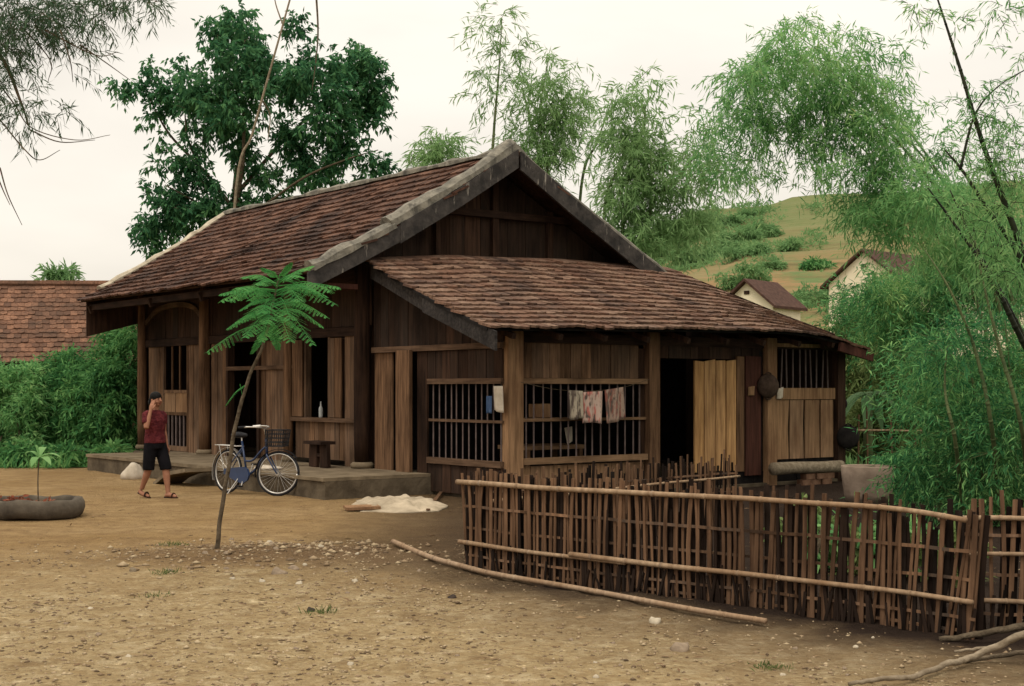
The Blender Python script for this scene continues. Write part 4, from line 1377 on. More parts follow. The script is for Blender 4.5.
    rm = h_.modifiers.new('remesh', 'REMESH'); rm.mode = 'VOXEL'; rm.voxel_size = .008; rm.use_smooth_shade = True
    # shirt with short sleeves
    sh_ = MB()
    sh_.rings([(T(a, 0, z), x, y) for a, z, x, y in ((0, .80, .178, .128), (0, .86, .176, .126), (0, .95, .16, .115), (.01, 1.05, .164, .118), (.014, 1.13, .174, .118), (.008, 1.20, .172, .10), (.002, 1.25, .13, .078), (.002, 1.282, .072, .062))], r, f, 20)
    sh_.tube([T(0, .12, 1.235), T(.005, .170, 1.215), T(.06, .225, 1.085)], [.055, .066, .058], 12)
    sh_.tube([T(0, -.12, 1.235), T(-.0, -.165, 1.20), T(-.022, -.195, 1.085)], [.050, .056, .053], 12)
    s_ = sh_.build('shirt', M['shirt'], pe, smooth=True)
    rm = s_.modifiers.new('remesh', 'REMESH'); rm.mode = 'VOXEL'; rm.voxel_size = .011; rm.use_smooth_shade = True
    sm = s_.modifiers.new('smooth', 'SMOOTH'); sm.iterations = 2
    # shorts to the knee
    so = MB()
    so.rings([(T(0, 0, z), x, y) for z, x, y in ((.72, .165, .12), (.80, .17, .122), (.88, .155, .11), (.94, .14, .10))], r, f, 18)
    for s, kf, af, lift in hips:
        so.tube([T(0, s * .082, .82), T(kf * .45, s * .09, .63), T(kf * .92, s * .092, .455), T(kf * .96, s * .092, .41)], [.094, .092, .086, .084], 14)
    s_ = so.build('shorts', M['shorts'], pe, smooth=True)
    rm = s_.modifiers.new('remesh', 'REMESH'); rm.mode = 'VOXEL'; rm.voxel_size = .012; rm.use_smooth_shade = True
    sm = s_.modifiers.new('smooth', 'SMOOTH'); sm.iterations = 2
    for heel, toe, af, s in feet:
        a_, b2 = Vector((heel.x, heel.y, 012e-3 + (.05 if s > 0 else 0))), Vector((toe.x, toe.y, .012))
        d_ = (b2 - a_).normalized()
        m_ = MB().rings([(a_ - d_ * .03, .016, .012), (a_, .036, .012), (a_.lerp(b2, .45), .032, .012), (a_.lerp(b2, .8), .042, .012), (b2 + d_ * .02, .018, .010)], d_.cross(Vector((0, 0, 1))), Vector((0, 0, 1)), 12)
        k = a_.lerp(b2, .72); lt = d_.cross(Vector((0, 0, 1)))
        m_.tube(bez([k + lt * .042, k + lt * .030 + Vector((0, 0, .045)), k + Vector((0, 0, .060)), k - lt * .030 + Vector((0, 0, .045)), k - lt * .042], 3), .012, 6)
        m_.build('sandal', M['leather'], pe, smooth=True)


person()
lump('sack', gnd(133, 479), .19, .14, .20, M['cloth_pale'], 'small whitish sack slumped against the plinth left of the woman', 'sack', 5, amp=.35)

# ------------------------------------------------------------------ woven bamboo fences
def bamboo_pole(m_, a, b, r, n=10, wob=.012, seed=0, node=.32):
    a, b = Vector(a), Vector(b)
    L_ = (b - a).length
    pts, rad = [], []
    k = max(4, int(L_ / .08))
    d = (b - a).normalized(); s = d.cross(Vector((0, 0, 1))).normalized() if abs(d.z) < .95 else Vector((1, 0, 0))
    t = s.cross(d)
    for i in range(k + 1):
        x = i / k
        pts.append(a.lerp(b, x) + s * (wob * nz(x * 3, seed, 1.0)) + t * (wob * nz(x * 3, seed + 40, 1.0)))
        rad.append(r * (1 - .2 * x))
    m_.tube(pts, rad, n)
    for i in range(1, int(L_ / node)):
        x = i * node / L_
        j = min(int(x * k), k - 1)
        c = pts[j].lerp(pts[j + 1], x * k - j)
        rr = rad[j]
        m_.tube([c - d * .012, c - d * .004, c + d * .004, c + d * .012], [rr * 1.0, rr * 1.14, rr * 1.14, rr * 1.0], n)
    return m_


def slat(m_, base, top, w, t, face, bow=0.0):
    """split bamboo slat, slightly curved"""
    base, top = Vector(base), Vector(top)
    d = (top - base).normalized(); s = d.cross(face).normalized(); n_ = s.cross(d)
    k = 5
    vs, fs = [], []
    for i in range(k):
        x = i / (k - 1)
        c = base.lerp(top, x) + s * (bow * math.sin(math.pi * x))
        ww = w * (1 - .12 * x)
        vs += [c - s * ww / 2 - n_ * t / 2, c + s * ww / 2 - n_ * t / 2, c + s * ww / 2 + n_ * t / 2, c + n_ * t, c - s * ww / 2 + n_ * t / 2]
    for i in range(k - 1):
        for j in range(5):
            j2 = (j + 1) % 5
            fs.append((i * 5 + j, i * 5 + j2, i * 5 + 5 + j2, i * 5 + 5 + j))
    fs += [(4, 3, 2, 1, 0), tuple((k - 1) * 5 + j for j in range(5))]
    return m_.add(vs, fs)


def woven_fence(label, A_, B_, n, h0, h1, bands, rails, back=True, gap_right=False, dense=1.0, group=None):
    A_, B_ = Vector((*A_, 0)), Vector((*B_, 0))
    d = (B_ - A_).normalized()
    fc = Vector((-abs(d.y), -abs(d.x), 0)).normalized() if d.x * d.y < 0 else Vector((d.y, -d.x, 0)).normalized()
    if fc.y > 0: fc = -fc
    L_ = (B_ - A_).length
    fe = empty('bamboo_fence', A_.lerp(B_, .5), label, 'fence', 'woven bamboo fences')
    curve = lambda x: A_.lerp(B_, x) + fc * (.05 * math.sin(math.pi * 2 * x) + .02 * nz(x * 6, 3, 1.0))
    for i in range(n):
        x = (i + random.uniform(.2, .8)) / n
        lean = random.gauss(0, .018)
        if gap_right and x > .55: lean += (x - .55) * random.uniform(.05, .26)
        b = curve(x) + fc * (.012 if i % 2 else -.004)
        z1 = h0 + (h1 - h0) * x + random.gauss(0, .035)
        if random.random() < .05: z1 += random.uniform(.03, .09)
        if gap_right and x > .86: z1 -= random.uniform(0, .10)
        tp = b + d * lean + fc * random.gauss(0, .012); tp.z = z1
        b.z = -.02 + abs(random.gauss(0, .015))
        slat(MB(), b, tp, random.uniform(.020, .042), .009, fc, random.gauss(0, .01)).build('picket', M['bamboo_old'] if random.random() < .88 else M['bamboo_grey'], fe)
    if back:
        m_ = MB()
        nb_ = int(n * 1.9 * dense)
        for i in range(nb_):
            x = (i + random.uniform(.0, 1.)) / nb_
            if gap_right and x > .6 and random.random() < .35: continue
            b = curve(x) - fc * random.uniform(.02, .05)
            tp = b + d * random.gauss(0, .03); tp.z = h0 + (h1 - h0) * x + random.gauss(-.06, .06); b.z = -.02
            slat(m_, b, tp, random.uniform(.026, .05), .008, fc, random.gauss(0, .008))
        tag(m_.build('back_slats', M['bamboo_grey'], fe), kind='stuff')
        m_ = MB()                                     # broken, doubled-up lower ends
        for i in range(int(n * 1.2)):
            x = random.random()
            b = curve(x) + fc * random.uniform(.0, .03)
            tp = b + d * random.gauss(0, .035); tp.z = random.uniform(.14, .3); b.z = -.02
            slat(m_, b, tp, random.uniform(.018, .032), .007, fc, 0)
        tag(m_.build('lower_slats', M['bamboo_grey'], fe), kind='stuff')
    for z, off, w in bands:
        m_ = MB()
        k = 26
        q = [curve(i / k) + fc * off + Vector((0, 0, z + .012 * nz(i * .5, z * 9, 1.0))) for i in range(k + 1)]
        for a_, b_ in zip(q, q[1:]): m_.bar(a_, b_, .010, w)
        m_.build('cross_strip', M['bamboo_old'], fe)
    for (x0, z0, x1, z1, r, off) in rails:
        m_ = MB()
        k = 30
        pts = []
        for i in range(k + 1):
            t = i / k; x = x0 + (x1 - x0) * t
            z = z0 + (z1 - z0) * t
            if gap_right and x > .8 and z0 > .6: z -= 0.55 * (x - .8) ** 2 * 4 * .6
            pts.append(curve(x) + fc * off + Vector((0, 0, z + .012 * nz(x * 5, z0 * 7, 1.0))))
        m_.tube(pts, [r * (1 - .25 * i / k) for i in range(k + 1)], 10)
        for i in range(2, k, 3):
            a_, dd = pts[i], (pts[i + 1] - pts[i]).normalized()
            rr = r * (1 - .25 * i / k)
            m_.tube([a_ - dd * .012, a_ - dd * .003, a_ + dd * .003, a_ + dd * .012], [rr, rr * 1.16, rr * 1.16, rr], 10)
        m_.build('rail', M['bamboo_dry'], fe, smooth=True)
    return fe


FA, FB = (-.41, 12.35), (2.95, 8.90)
woven_fence('long woven bamboo fence with pale top rail across the yard', FA, FB, 99, .865, .83,
            [(.56, .012, .022), (.37, -.012, .02), (.13, .012, .02), (.04, -.01, .02)],
            [(-.015, .765, .99, .81, .023, .04), (-.01, .238, .40, .235, .020, .036), (.28, .255, 1.0, .245, .022, .044)], gap_right=True)
woven_fence('short woven bamboo fence at the right edge beyond long fence', (3.02, 9.35), (5.2, 9.15), 34, .86, .90,
            [(.62, .012, .02), (.36, -.012, .02), (.10, .012, .02)],
            [(-.08, .73, 1.0, .76, .018, .036), (-.06, .50, .9, .50, .015, .036), (-.06, .18, 1.0, .21, .018, .036)], dense=.6)
woven_fence('low rear bamboo fence close before the kitchen wall', (-.36, 13.0), (2.6, 16.2), 64, .76, .80,
            [(.62, .012, .02), (.40, -.012, .02)],
            [(0, .54, 1.0, .58, .017, .04)], dense=.7)
# pole on the ground before the fence
def curved_pole(pts, r):
    q = bez(pts, 14)
    n_ = len(q)
    m_ = MB().tube(q, [r * (1 - .25 * i / n_) for i in range(n_)], 10)
    for i in range(4, n_ - 2, 6):
        d = (q[i + 1] - q[i]).normalized(); rr = r * (1 - .25 * i / n_)
        m_.tube([q[i] - d * .012, q[i] - d * .004, q[i] + d * .004, q[i] + d * .012], [rr, rr * 1.15, rr * 1.15, rr], 10)
    return m_


pts = [gnd(u, v, .035) for u, v in ((393, 545), (430, 557), (462, 566), (495, 574), (582, 589), (690, 609), (766, 621))]
pts[0].z = .07
tag(curved_pole(pts, .025).build('bamboo_pole', M['bamboo_dry'], smooth=True), 'long pale bamboo pole lying on the dirt before the fence', 'pole')
# cut branches, lower right
G = 'cut branches heaped at the corner'
def branch(pts, r0, r1, mat, label):
    q = bez(pts, 8)
    n_ = len(q)
    q = [p + Vector((.012 * nz(i * .6, r0 * 99), 0, .010 * nz(i * .6, r0 * 99 + 7))) for i, p in enumerate(q)]
    return tag(MB().tube(q, [r0 + (r1 - r0) * i / (n_ - 1) for i in range(n_)], 9).build('branch', mat, smooth=True), label, 'branch', G)


Y0 = 8.35
branch([px(1075, 612, 8.6), px(1024, 626, 8.75), px(985, 633, 8.8), px(940, 640, 8.85)], .026, .018, M['bark'], 'dark thick branch with a pale cut end at the fence foot')
branch([px(1090, 600, 7.9), px(1024, 634, 8.0), px(975, 656, 8.05), px(948, 664, 7.85), px(915, 676, 7.6), px(880, 679, 7.52), px(850, 684, 7.42)], .024, .011, M['bark_pale'], 'long pale crooked branch reaching farthest out over the dirt')
branch([px(1080, 640, 8.1), px(1024, 652, 8.15), px(962, 662, 8.1)], .018, .012, M['bark'], 'thin straight branch lowest in the heap')
branch([px(1050, 625, 8.3), px(1000, 645, 8.35), px(955, 652, 8.3)], .014, .008, M['bark_pale'], 'short thin twig between the two longer branches')

# ------------------------------------------------------------------ leaves
def leaf_arrays(C, D, Sd, Ln, Wd, fold=0.0):
    """rhombic leaves: base C, direction D, side vector Sd"""
    n = len(C)
    Ln, Wd = Ln[:, None], Wd[:, None]
    mid = C + D * Ln * .42
    v = np.empty((n, 4, 3))
    v[:, 0] = C; v[:, 1] = mid + Sd * Wd * .5; v[:, 2] = C + D * Ln; v[:, 3] = mid - Sd * Wd * .5
    v[:, 2, 2] -= (Ln[:, 0] * .12)
    return v.reshape(-1, 3), np.arange(n * 4).reshape(n, 4)


def unit(a):
    return a / np.maximum(np.linalg.norm(a, axis=1, keepdims=True), 1e-9)


def spray_cloud(clumps, sprigs, per, sl, ll, lw, droop=.5, up=.1, wild=.5, hang=.4, shell=.45, twist=1.0, flat=1.0, sub=0, spread=.85):
    """clumps: (center, rx, ry, rz, weight); every sprig is a short drooping twig that carries leaves.
    Returns leaf verts, faces and the twig polylines."""
    if sub:
        out_ = []
        for c, rx, ry, rz, wt_ in clumps:
            for _ in range(sub):
                d = Vector((random.gauss(0, 1), random.gauss(0, 1), random.gauss(0, 1))).normalized() * random.random() ** .4
                k = random.uniform(.26, .55)
                out_.append((Vector(c) + Vector((d.x * rx, d.y * ry, d.z * rz)) * spread, rx * k, ry * k, rz * k, wt_ * k * k * random.uniform(.5, 1.5)))
        clumps = out_
    w = np.array([c[4] for c in clumps], float); w /= w.sum()
    idx = rng.choice(len(clumps), sprigs, p=w)
    Cc = np.array([list(c[0]) for c in clumps])[idx]
    Rr = np.array([c[1:4] for c in clumps])[idx]
    dirs = unit(rng.normal(size=(sprigs, 3)))
    rad = rng.random((sprigs, 1)) ** shell
    rad *= 1 + .12 * rng.normal(size=(sprigs, 1)).clip(-1.5, 1.5)
    pos = Cc + dirs * rad * Rr
    out = unit(dirs * [1, 1, .5] + [0, 0, up] + wild * rng.normal(size=(sprigs, 3)))
    L_ = sl * (0.6 + .8 * rng.random((sprigs, 1)))
    t = np.linspace(.12, 1, per)[None, :, None]
    path = pos[:, None] + out[:, None] * t * L_[:, None] + np.array([0, 0, -1]) * droop * (t ** 2) * L_[:, None]
    tang = unit((out[:, None] + np.array([0, 0, -2]) * droop * t).reshape(-1, 3))
    n = sprigs * per
    P = path.reshape(-1, 3) + rng.normal(size=(n, 3)) * sl * .05
    rnd = rng.normal(size=(n, 3))
    D = unit(tang * .6 + unit(rnd) * .75 + np.array([0, 0, -hang]))
    Sd = unit(np.cross(D, unit(rng.normal(size=(n, 3)) * twist + np.array([0, 0, 1.2 * flat]))))
    Ln = ll * (.6 + .8 * rng.random(n)); Wd = lw * (.7 + .6 * rng.random(n))
    v, f = leaf_arrays(P, D, Sd, Ln, Wd)
    return v, f, path


def clump(u, v, r, Y, w=1.0, asp=1.0, depth=1.0):
    k = Y / F
    return (px(u, v, Y), r * k, r * k * depth, r * k * asp, w * r * r)


def twigs_mesh(path, keep, r, name, mat, parent):
    m_ = MB()
    ids = rng.choice(len(path), min(keep, len(path)), replace=False)
    for i in ids:
        p = path[i]
        q = [p[0], p[len(p) // 2], p[-1]]
        m_.tube(q, [r, r * .7, r * .3], 3)
    return m_.build(name, mat, parent)


def limb(m_, pts, r0, r1, n=8, k=6):
    q = bez(pts, k)
    N_ = len(q)
    return m_.tube(q, [r0 + (r1 - r0) * i / (N_ - 1) for i in range(N_)], n)


# ---- tall broadleaf tree behind the house
YT = 43
tr = empty('broadleaf_tree', (px(236, 300, YT).x, YT, 0), 'tall dark green broadleaf tree rising behind the tiled roof', 'tree')
m_ = MB()
b0 = px(238, 300, YT); b0.z = 0
limb(m_, [b0, px(240, 260, YT), px(236, 205, YT), px(238, 165, YT)], .22, .10)
limb(m_, [px(236, 205, YT), px(243, 160, YT - .5), px(243, 110, YT - .6), px(238, 70, YT), px(245, 40, YT)], .075, .02)
limb(m_, [px(238, 215, YT), px(205, 172, YT + .5), px(170, 135, YT + .8), px(150, 100, YT)], .075, .02)
limb(m_, [px(240, 190, YT), px(275, 150, YT + 1), px(310, 115, YT + 1), px(345, 80, YT)], .075, .02)
limb(m_, [px(239, 225, YT), px(300, 180, YT - 1), px(345, 160, YT - 1), px(378, 150, YT)], .05, .015)
limb(m_, [px(239, 235, YT), px(200, 205, YT), px(165, 185, YT - 1)], .05, .015)
limb(m_, [px(200, 165, YT + .5), px(188, 140, YT), px(185, 115, YT)], .06, .02)
m_.build('trunk', M['bark'], tr, smooth=True)
cl = [clump(*a) for a in (
    (248, 42, 30, YT), (222, 30, 18, YT + .5), (225, 75, 30, YT - 1), (265, 65, 22, YT + 1), (195, 95, 24, YT - 1), (160, 92, 20, YT), (140, 88, 13, YT), (122, 86, 11, YT), (150, 72, 9, YT), (185, 72, 12, YT),
    (205, 125, 24, YT), (240, 105, 26, YT - 1), (175, 108, 18, YT + 1), (232, 140, 16, YT), (245, 158, 14, YT), (152, 128, 10, YT), (230, 115, 20, YT + 1),
    (300, 60, 20, YT), (292, 28, 10, YT), (322, 70, 28, YT - 1), (350, 85, 33, YT + .5), (372, 105, 20, YT), (335, 118, 28, YT - 1), (300, 95, 22, YT + 1), (365, 70, 18, YT), (345, 60, 14, YT), (380, 88, 9, YT),
    (315, 140, 22, YT), (350, 140, 20, YT), (290, 148, 16, YT), (300, 172, 20, YT), (340, 168, 22, YT), (372, 172, 16, YT), (385, 170, 9, YT), (325, 185, 22, YT),
    (165, 178, 20, YT), (185, 168, 18, YT), (205, 185, 22, YT), (170, 208, 20, YT), (195, 215, 20, YT), (150, 195, 9, YT), (155, 238, 16, YT), (172, 228, 18, YT), (160, 255, 10, YT), (215, 205, 18, YT), (260, 182, 16, YT), (275, 190, 18, YT), (245, 200, 14, YT), (182, 245, 14, YT), (145, 232, 9, YT))]
v, f_, path = spray_cloud(cl, 3900, 10, .34, .19, .082, droop=.3, up=.25, wild=.6, hang=.5, shell=.5, twist=.7, sub=8, spread=1.1)
link('crown', v, f_, M['L_tree'], tr)
twigs_mesh(path, 260, .012, 'twigs', M['bark'], tr)
# bare leaning stem and hanging vine by the tree
bt = empty('bare_tree', (px(225, 300, 40).x, 40, 0), 'thin bare leaning stem in front of the broadleaf tree', 'tree')
m_ = MB(); b0 = px(222, 300, 40); b0.z = 0
limb(m_, [b0, px(236, 190, 40), px(252, 135, 40), px(266, 85, 40), px(280, 35, 40), px(292, -8, 40)], .042, .026)
limb(m_, [px(262, 100, 40), px(270, 115, 40.5), px(268, 140, 40.5)], .03, .012, 5)
limb(m_, [px(283, 25, 40), px(276, 5, 40), px(273, -12, 40)], .025, .012, 5)
m_.build('trunk', M['bark_pale'], bt, smooth=True)
m_ = MB(); limb(m_, [px(316, -8, 41), px(318, 30, 41), px(316, 60, 41), px(312, 90, 41)], .035, .012, 6)
tag(m_.build('vine', M['bark']), 'thin vine hanging down into the broadleaf tree crown', 'vine')


# ---- bamboo
def bamboo(name, label, base_px, Y, culms, clumps, n, per, sl, ll, lw, leafm, culmm, group=None, r=.05, twig=200, droop=.45, wild=.6, hang=.3, sub=6):
    b0 = px(base_px[0], 388, Y); b0.z = 0
    e_ = empty(name, b0, label, 'bamboo', group)
    for pts in culms:
        rr = r
        if isinstance(pts[0], (int, float)): rr, pts = pts[0], pts[1]
        q = bez([Vector(p) for p in pts], 10)
        m_ = MB()
        N_ = len(q)
        rad = [max(rr * (1 - .85 * i / N_), .006) for i in range(N_)]
        m_.tube(q, rad, 8)
        for i in range(1, N_ - 1, 2):
            d = (q[i + 1] - q[i]).normalized(); h = rad[i]
            m_.tube([q[i] - d * h * .8, q[i] - d * h * .2, q[i] + d * h * .2, q[i] + d * h * .8], [h, h * 1.18, h * 1.18, h], 8)
        m_.build('culm', culmm, e_, smooth=True)
    v, f_, path = spray_cloud(clumps, n, per, sl, ll, lw, droop=droop, up=.15, wild=wild, hang=hang, sub=sub, spread=1.05)
    link('foliage', v, f_, leafm, e_)
    if twig: twigs_mesh(path, twig, .008 if Y > 30 else .004, 'twigs', culmm, e_)
    return e_


def culm_pts(bu, Y, pts):
    b = px(bu, 388, Y); b.z = 0
    return [b] + [px(u, v, Y + dy) for u, v, dy in pts]


GB = 'bamboo growing behind the house'
Y = 38
bamboo('bamboo', 'tall slender pale bamboo standing alone above the ridge', (488, 0), Y,
       [culm_pts(488, Y, [(491, 200, 0), (494, 130, 0), (499, 70, 0), (502, 18, 0)])],
       [clump(u, v, r, Y, w) for u, v, r, w in ((498, 22, 18, .55), (484, 30, 14, .4), (515, 40, 12, .5), (508, 50, 14, .9), (484, 72, 12, .5), (512, 78, 13, .5), (498, 85, 14, .5), (488, 105, 14, .5), (510, 55, 9, .6), (482, 130, 12, .4), (500, 120, 14, .3))],
       85, 12, .55, .25, .036, M['L_bam_far'], M['culm_green'], GB, .06, 60)
Y = 37
bamboo('bamboo', 'small pale bamboo tuft showing over the roof left of the peak', (440, 0), Y,
       [culm_pts(442, Y, [(442, 220, 0), (440, 165, 0), (430, 138, 0)])],
       [clump(u, v, r, Y, w) for u, v, r, w in ((440, 150, 18, 1), (425, 155, 12, .5), (412, 160, 9, .4), (452, 148, 10, .8), (440, 135, 10, .5))],
       110, 12, .5, .25, .04, M['L_bam_far'], M['culm_green'], GB, .05, 30)
Y = 39
bamboo('bamboo', 'feathery bamboo cluster directly behind the gable peak', (560, 0), Y,
       [culm_pts(555, Y, [(550, 200, 0), (540, 120, 0), (548, 60, 0)]), culm_pts(575, Y, [(580, 200, 1), (598, 140, 1), (612, 100, 1)]), culm_pts(545, Y, [(540, 180, 1), (530, 120, 1), (522, 85, 1)])],
       [clump(u, v, r, Y, w) for u, v, r, w in ((548, 62, 12, .5), (545, 85, 24, .6), (530, 100, 20, .6), (560, 90, 18, .5), (545, 115, 26, 1), (535, 140, 24, 1.1), (565, 115, 22, .8), (525, 130, 16, .8), (590, 110, 20, .4), (580, 130, 18, .5), (550, 165, 22, .9), (565, 145, 18, .7), (600, 100, 16, .4), (575, 75, 12, .3))],
       460, 12, .6, .26, .038, M['L_bam_far'], M['culm_green'], GB, .06, 120)
Y = 35
bamboo('bamboo', 'drooping bamboo behind the right slope of the main roof', (660, 0), Y,
       [culm_pts(612, Y, [(625, 200, 0), (645, 120, 0), (632, 92, 0)]), culm_pts(640, Y, [(648, 225, 0), (672, 185, 0), (692, 160, 0), (705, 140, 0)]), culm_pts(600, Y, [(604, 220, 0), (618, 170, 0), (630, 130, 0)])],
       [clump(u, v, r, Y, w) for u, v, r, w in ((635, 95, 18, .5), (655, 95, 14, .35), (620, 110, 22, .5), (640, 130, 26, .9), (630, 160, 28, 1), (648, 150, 22, 1), (615, 150, 16, .6), (640, 190, 28, 1), (655, 215, 26, 1), (670, 180, 22, .8), (625, 195, 22, .9), (690, 165, 24, .7), (695, 140, 18, .6), (705, 185, 22, .7), (680, 210, 22, .9), (712, 150, 14, .7), (645, 240, 22, 1), (660, 125, 12, .4), (700, 120, 10, .4), (675, 235, 20, .9), (612, 215, 16, .8), (700, 215, 18, .7))],
       980, 12, .6, .25, .038, M['L_bam_far'], M['culm_green'], GB, .06, 160)

# the great arching bamboo on the right
Y = 19
GR = 'bamboo on the right of the yard'
arch = [(735, 85, 16), (752, 75, 22), (748, 108, 22), (775, 55, 20), (772, 88, 28), (765, 130, 26), (742, 150, 16), (738, 178, 12), (752, 168, 12), (805, 55, 24), (800, 95, 32), (800, 135, 24), (828, 75, 28), (835, 105, 30), (830, 140, 22), (862, 62, 18), (862, 95, 24), (868, 125, 28), (885, 95, 14), (870, 160, 26), (895, 140, 26), (905, 170, 30), (880, 195, 28), (915, 200, 28), (940, 150, 18), (938, 180, 26), (850, 35, 12), (800, 25, 10), (782, 180, 10), (805, 165, 10), (822, 178, 12), (845, 168, 16), (900, 225, 24), (870, 225, 18), (945, 215, 22), (722, 120, 12), (715, 160, 12), (962, 190, 18), (965, 150, 12), (895, 55, 10), (905, 115, 14), (985, 215, 22), (1005, 240, 24), (990, 262, 22), (1018, 205, 18), (960, 250, 22), (930, 245, 18)]
bamboo('bamboo', 'great arching light green bamboo drooping left over the hillside', (1010, 0), Y,
       [(.03, culm_pts(1020, Y, [(1005, 330, 0), (965, 230, 0), (905, 150, .3), (850, 95, .5), (790, 60, .6), (745, 85, .6)])),
        (.03, culm_pts(1040, Y, [(1020, 330, 0), (985, 240, .5), (930, 165, .9), (880, 110, 1.0), (840, 70, 1)])),
        (.028, culm_pts(1000, Y, [(985, 330, .6), (940, 240, .8), (885, 170, 1), (820, 120, 1.2), (760, 130, 1.2)])),
        (.028, culm_pts(1030, Y, [(1010, 320, 1.2), (960, 210, 1.4), (900, 120, 1.4), (830, 60, 1.4), (790, 30, 1.4)]))],
       [clump(u, v, r, Y + random.uniform(-.6, .9), 1.0, 1, 1.6) for u, v, r in arch],
       2450, 13, .42, .125, .019, M['L_bam'], M['culm_green'], GR, .05, 500, droop=.5, hang=.3)
# dark leaning culms close by, sparse leaves
Y = 14.5
bamboo('bamboo', 'dark leaning bamboo culms with sparse leaves at the right edge', (1075, 0), Y,
       [(.052, culm_pts(1095, Y, [(1060, 370, 0), (1020, 245, 0), (985, 150, 0), (958, 62, 0), (934, -12, 0)])),
        (.045, culm_pts(1085, Y, [(1055, 340, .5), (1018, 255, .5), (985, 205, .5), (962, 170, .5), (945, 150, .5)])),
        (.045, culm_pts(1060, Y, [(1045, 400, 1), (1012, 320, 1), (985, 268, 1), (955, 225, 1), (928, 188, 1)])),
        (.040, culm_pts(1070, Y, [(1040, 380, 1.4), (1005, 300, 1.4), (975, 245, 1.4), (950, 190, 1.4)])),
        (.016, [px(960, 170, Y), px(975, 115, Y), px(1000, 85, Y), px(1040, 62, Y)])],
       [clump(u, v, r, Y, w) for u, v, r, w in ((985, 90, 16, .35), (1005, 120, 18, .4), (985, 140, 18, .5), (1010, 155, 18, .5), (970, 110, 14, .4), (1000, 185, 20, .6), (1020, 60, 14, .25), (1015, 210, 18, .6), (960, 25, 8, .4), (915, 8, 10, .5), (930, 22, 8, .3), (1005, 12, 12, .3), (985, 240, 20, .6), (960, 205, 14, .5), (1000, 270, 20, .8), (970, 165, 12, .5))],
       300, 12, .30, .10, .014, M['L_bam'], M['culm_dark'], GR, .05, 250, droop=.4)
# dense lower masses
Y = 17.5
low1 = [(850, 304, 14), (878, 290, 15), (900, 284, 18), (925, 288, 20), (950, 265, 20), (905, 308, 22), (885, 315, 20), (940, 295, 24), (870, 328, 18), (905, 335, 22), (862, 312, 12), (848, 318, 10), (880, 298, 12), (965, 270, 22), (980, 300, 26), (955, 315, 26), (925, 320, 24), (892, 350, 16), (990, 265, 18), (1010, 300, 24), (1030, 270, 24), (832, 316, 8), (955, 240, 16), (930, 262, 14)]
bamboo('bamboo', 'dense dark green bamboo thicket right of the lean-to eave', (950, 0), Y + 7.5,
       [culm_pts(930, Y + 7.5, [(925, 380, 0), (905, 310, 0), (880, 270, 0)]), culm_pts(960, Y + 7.5, [(955, 380, 0), (945, 310, 0), (940, 250, 0)]), culm_pts(985, Y + 7.5, [(985, 360, .3), (990, 290, .3), (1000, 240, .3)])],
       [clump(u, v, r, Y + 7.5 + random.uniform(-.8, .8), 1, 1, 1.5) for u, v, r in low1],
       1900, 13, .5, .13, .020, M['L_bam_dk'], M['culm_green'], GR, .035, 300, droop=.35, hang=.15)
low2 = [(965, 345, 26), (990, 340, 26), (1015, 345, 26), (940, 360, 24), (935, 378, 20), (950, 390, 28), (985, 380, 28), (1015, 385, 28), (930, 405, 20), (938, 420, 22), (960, 425, 28), (995, 420, 28), (1020, 425, 26), (922, 448, 18), (940, 450, 26), (970, 460, 28), (1005, 460, 28), (918, 478, 14), (932, 482, 20), (955, 488, 22), (990, 490, 24), (1020, 490, 22), (1040, 400, 30), (1045, 460, 30), (960, 505, 18), (1010, 510, 18), (1040, 340, 26)]
bamboo('bamboo', 'leafy bamboo filling the corner behind the short right fence', (980, 0), Y - 1,
       [culm_pts(985, Y - 1, [(980, 430, 0), (970, 370, 0), (955, 330, 0)]), culm_pts(1015, Y - 1, [(1015, 430, 0), (1010, 370, 0), (1005, 320, 0)]), culm_pts(940, Y - 1, [(936, 440, .3), (930, 400, .3), (920, 370, .3)]), culm_pts(1000, Y - 1, [(992, 430, -1.2), (975, 350, -1.2), (950, 290, -1.2), (925, 250, -1)]), culm_pts(1030, Y - 1, [(1022, 430, -1.4), (1000, 350, -1.4), (985, 290, -1.3), (975, 240, -1.2)]), culm_pts(965, Y - 1, [(955, 440, -1.1), (945, 390, -1.1), (948, 330, -1)])],
       [clump(u, v, r, Y - 1 + random.uniform(-.8, .9), 1, 1, 1.5) for u, v, r in low2],
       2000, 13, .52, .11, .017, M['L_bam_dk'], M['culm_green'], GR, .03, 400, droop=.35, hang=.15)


# ---- bushes and small plants
def bush(name, label, cat, clumps, n, per, sl, ll, lw, mat, base, group=None, stems=5, droop=.4, hang=.2, kind=None):
    e_ = empty(name, (base.x, base.y, 0), label, cat, group)
    v, f_, path = spray_cloud(clumps, n, per, sl, ll, lw, droop=droop, up=.35, wild=.6, hang=hang, sub=4)
    v[:, 2] = np.maximum(v[:, 2], .01) if base.z < 1 else v[:, 2]
    link('foliage', v, f_, mat, e_)
    m_ = MB()
    for i in range(stems):
        c = clumps[random.randrange(len(clumps))][0]
        b = Vector((base.x + random.uniform(-.3, .3), base.y + random.uniform(-.2, .2), base.z if base.z > 1 else 0))
        m_.tube(bez([b, b.lerp(c, .5) + Vector((0, 0, .2)), c], 4), [.03, .028, .026, .024, .02, .018, .016, .012, .008], 5)
    m_.build('stems', M['bark'], e_)
    return e_


def at_g(u, Y):
    b = px(u, 388, Y); b.z = 0; return b


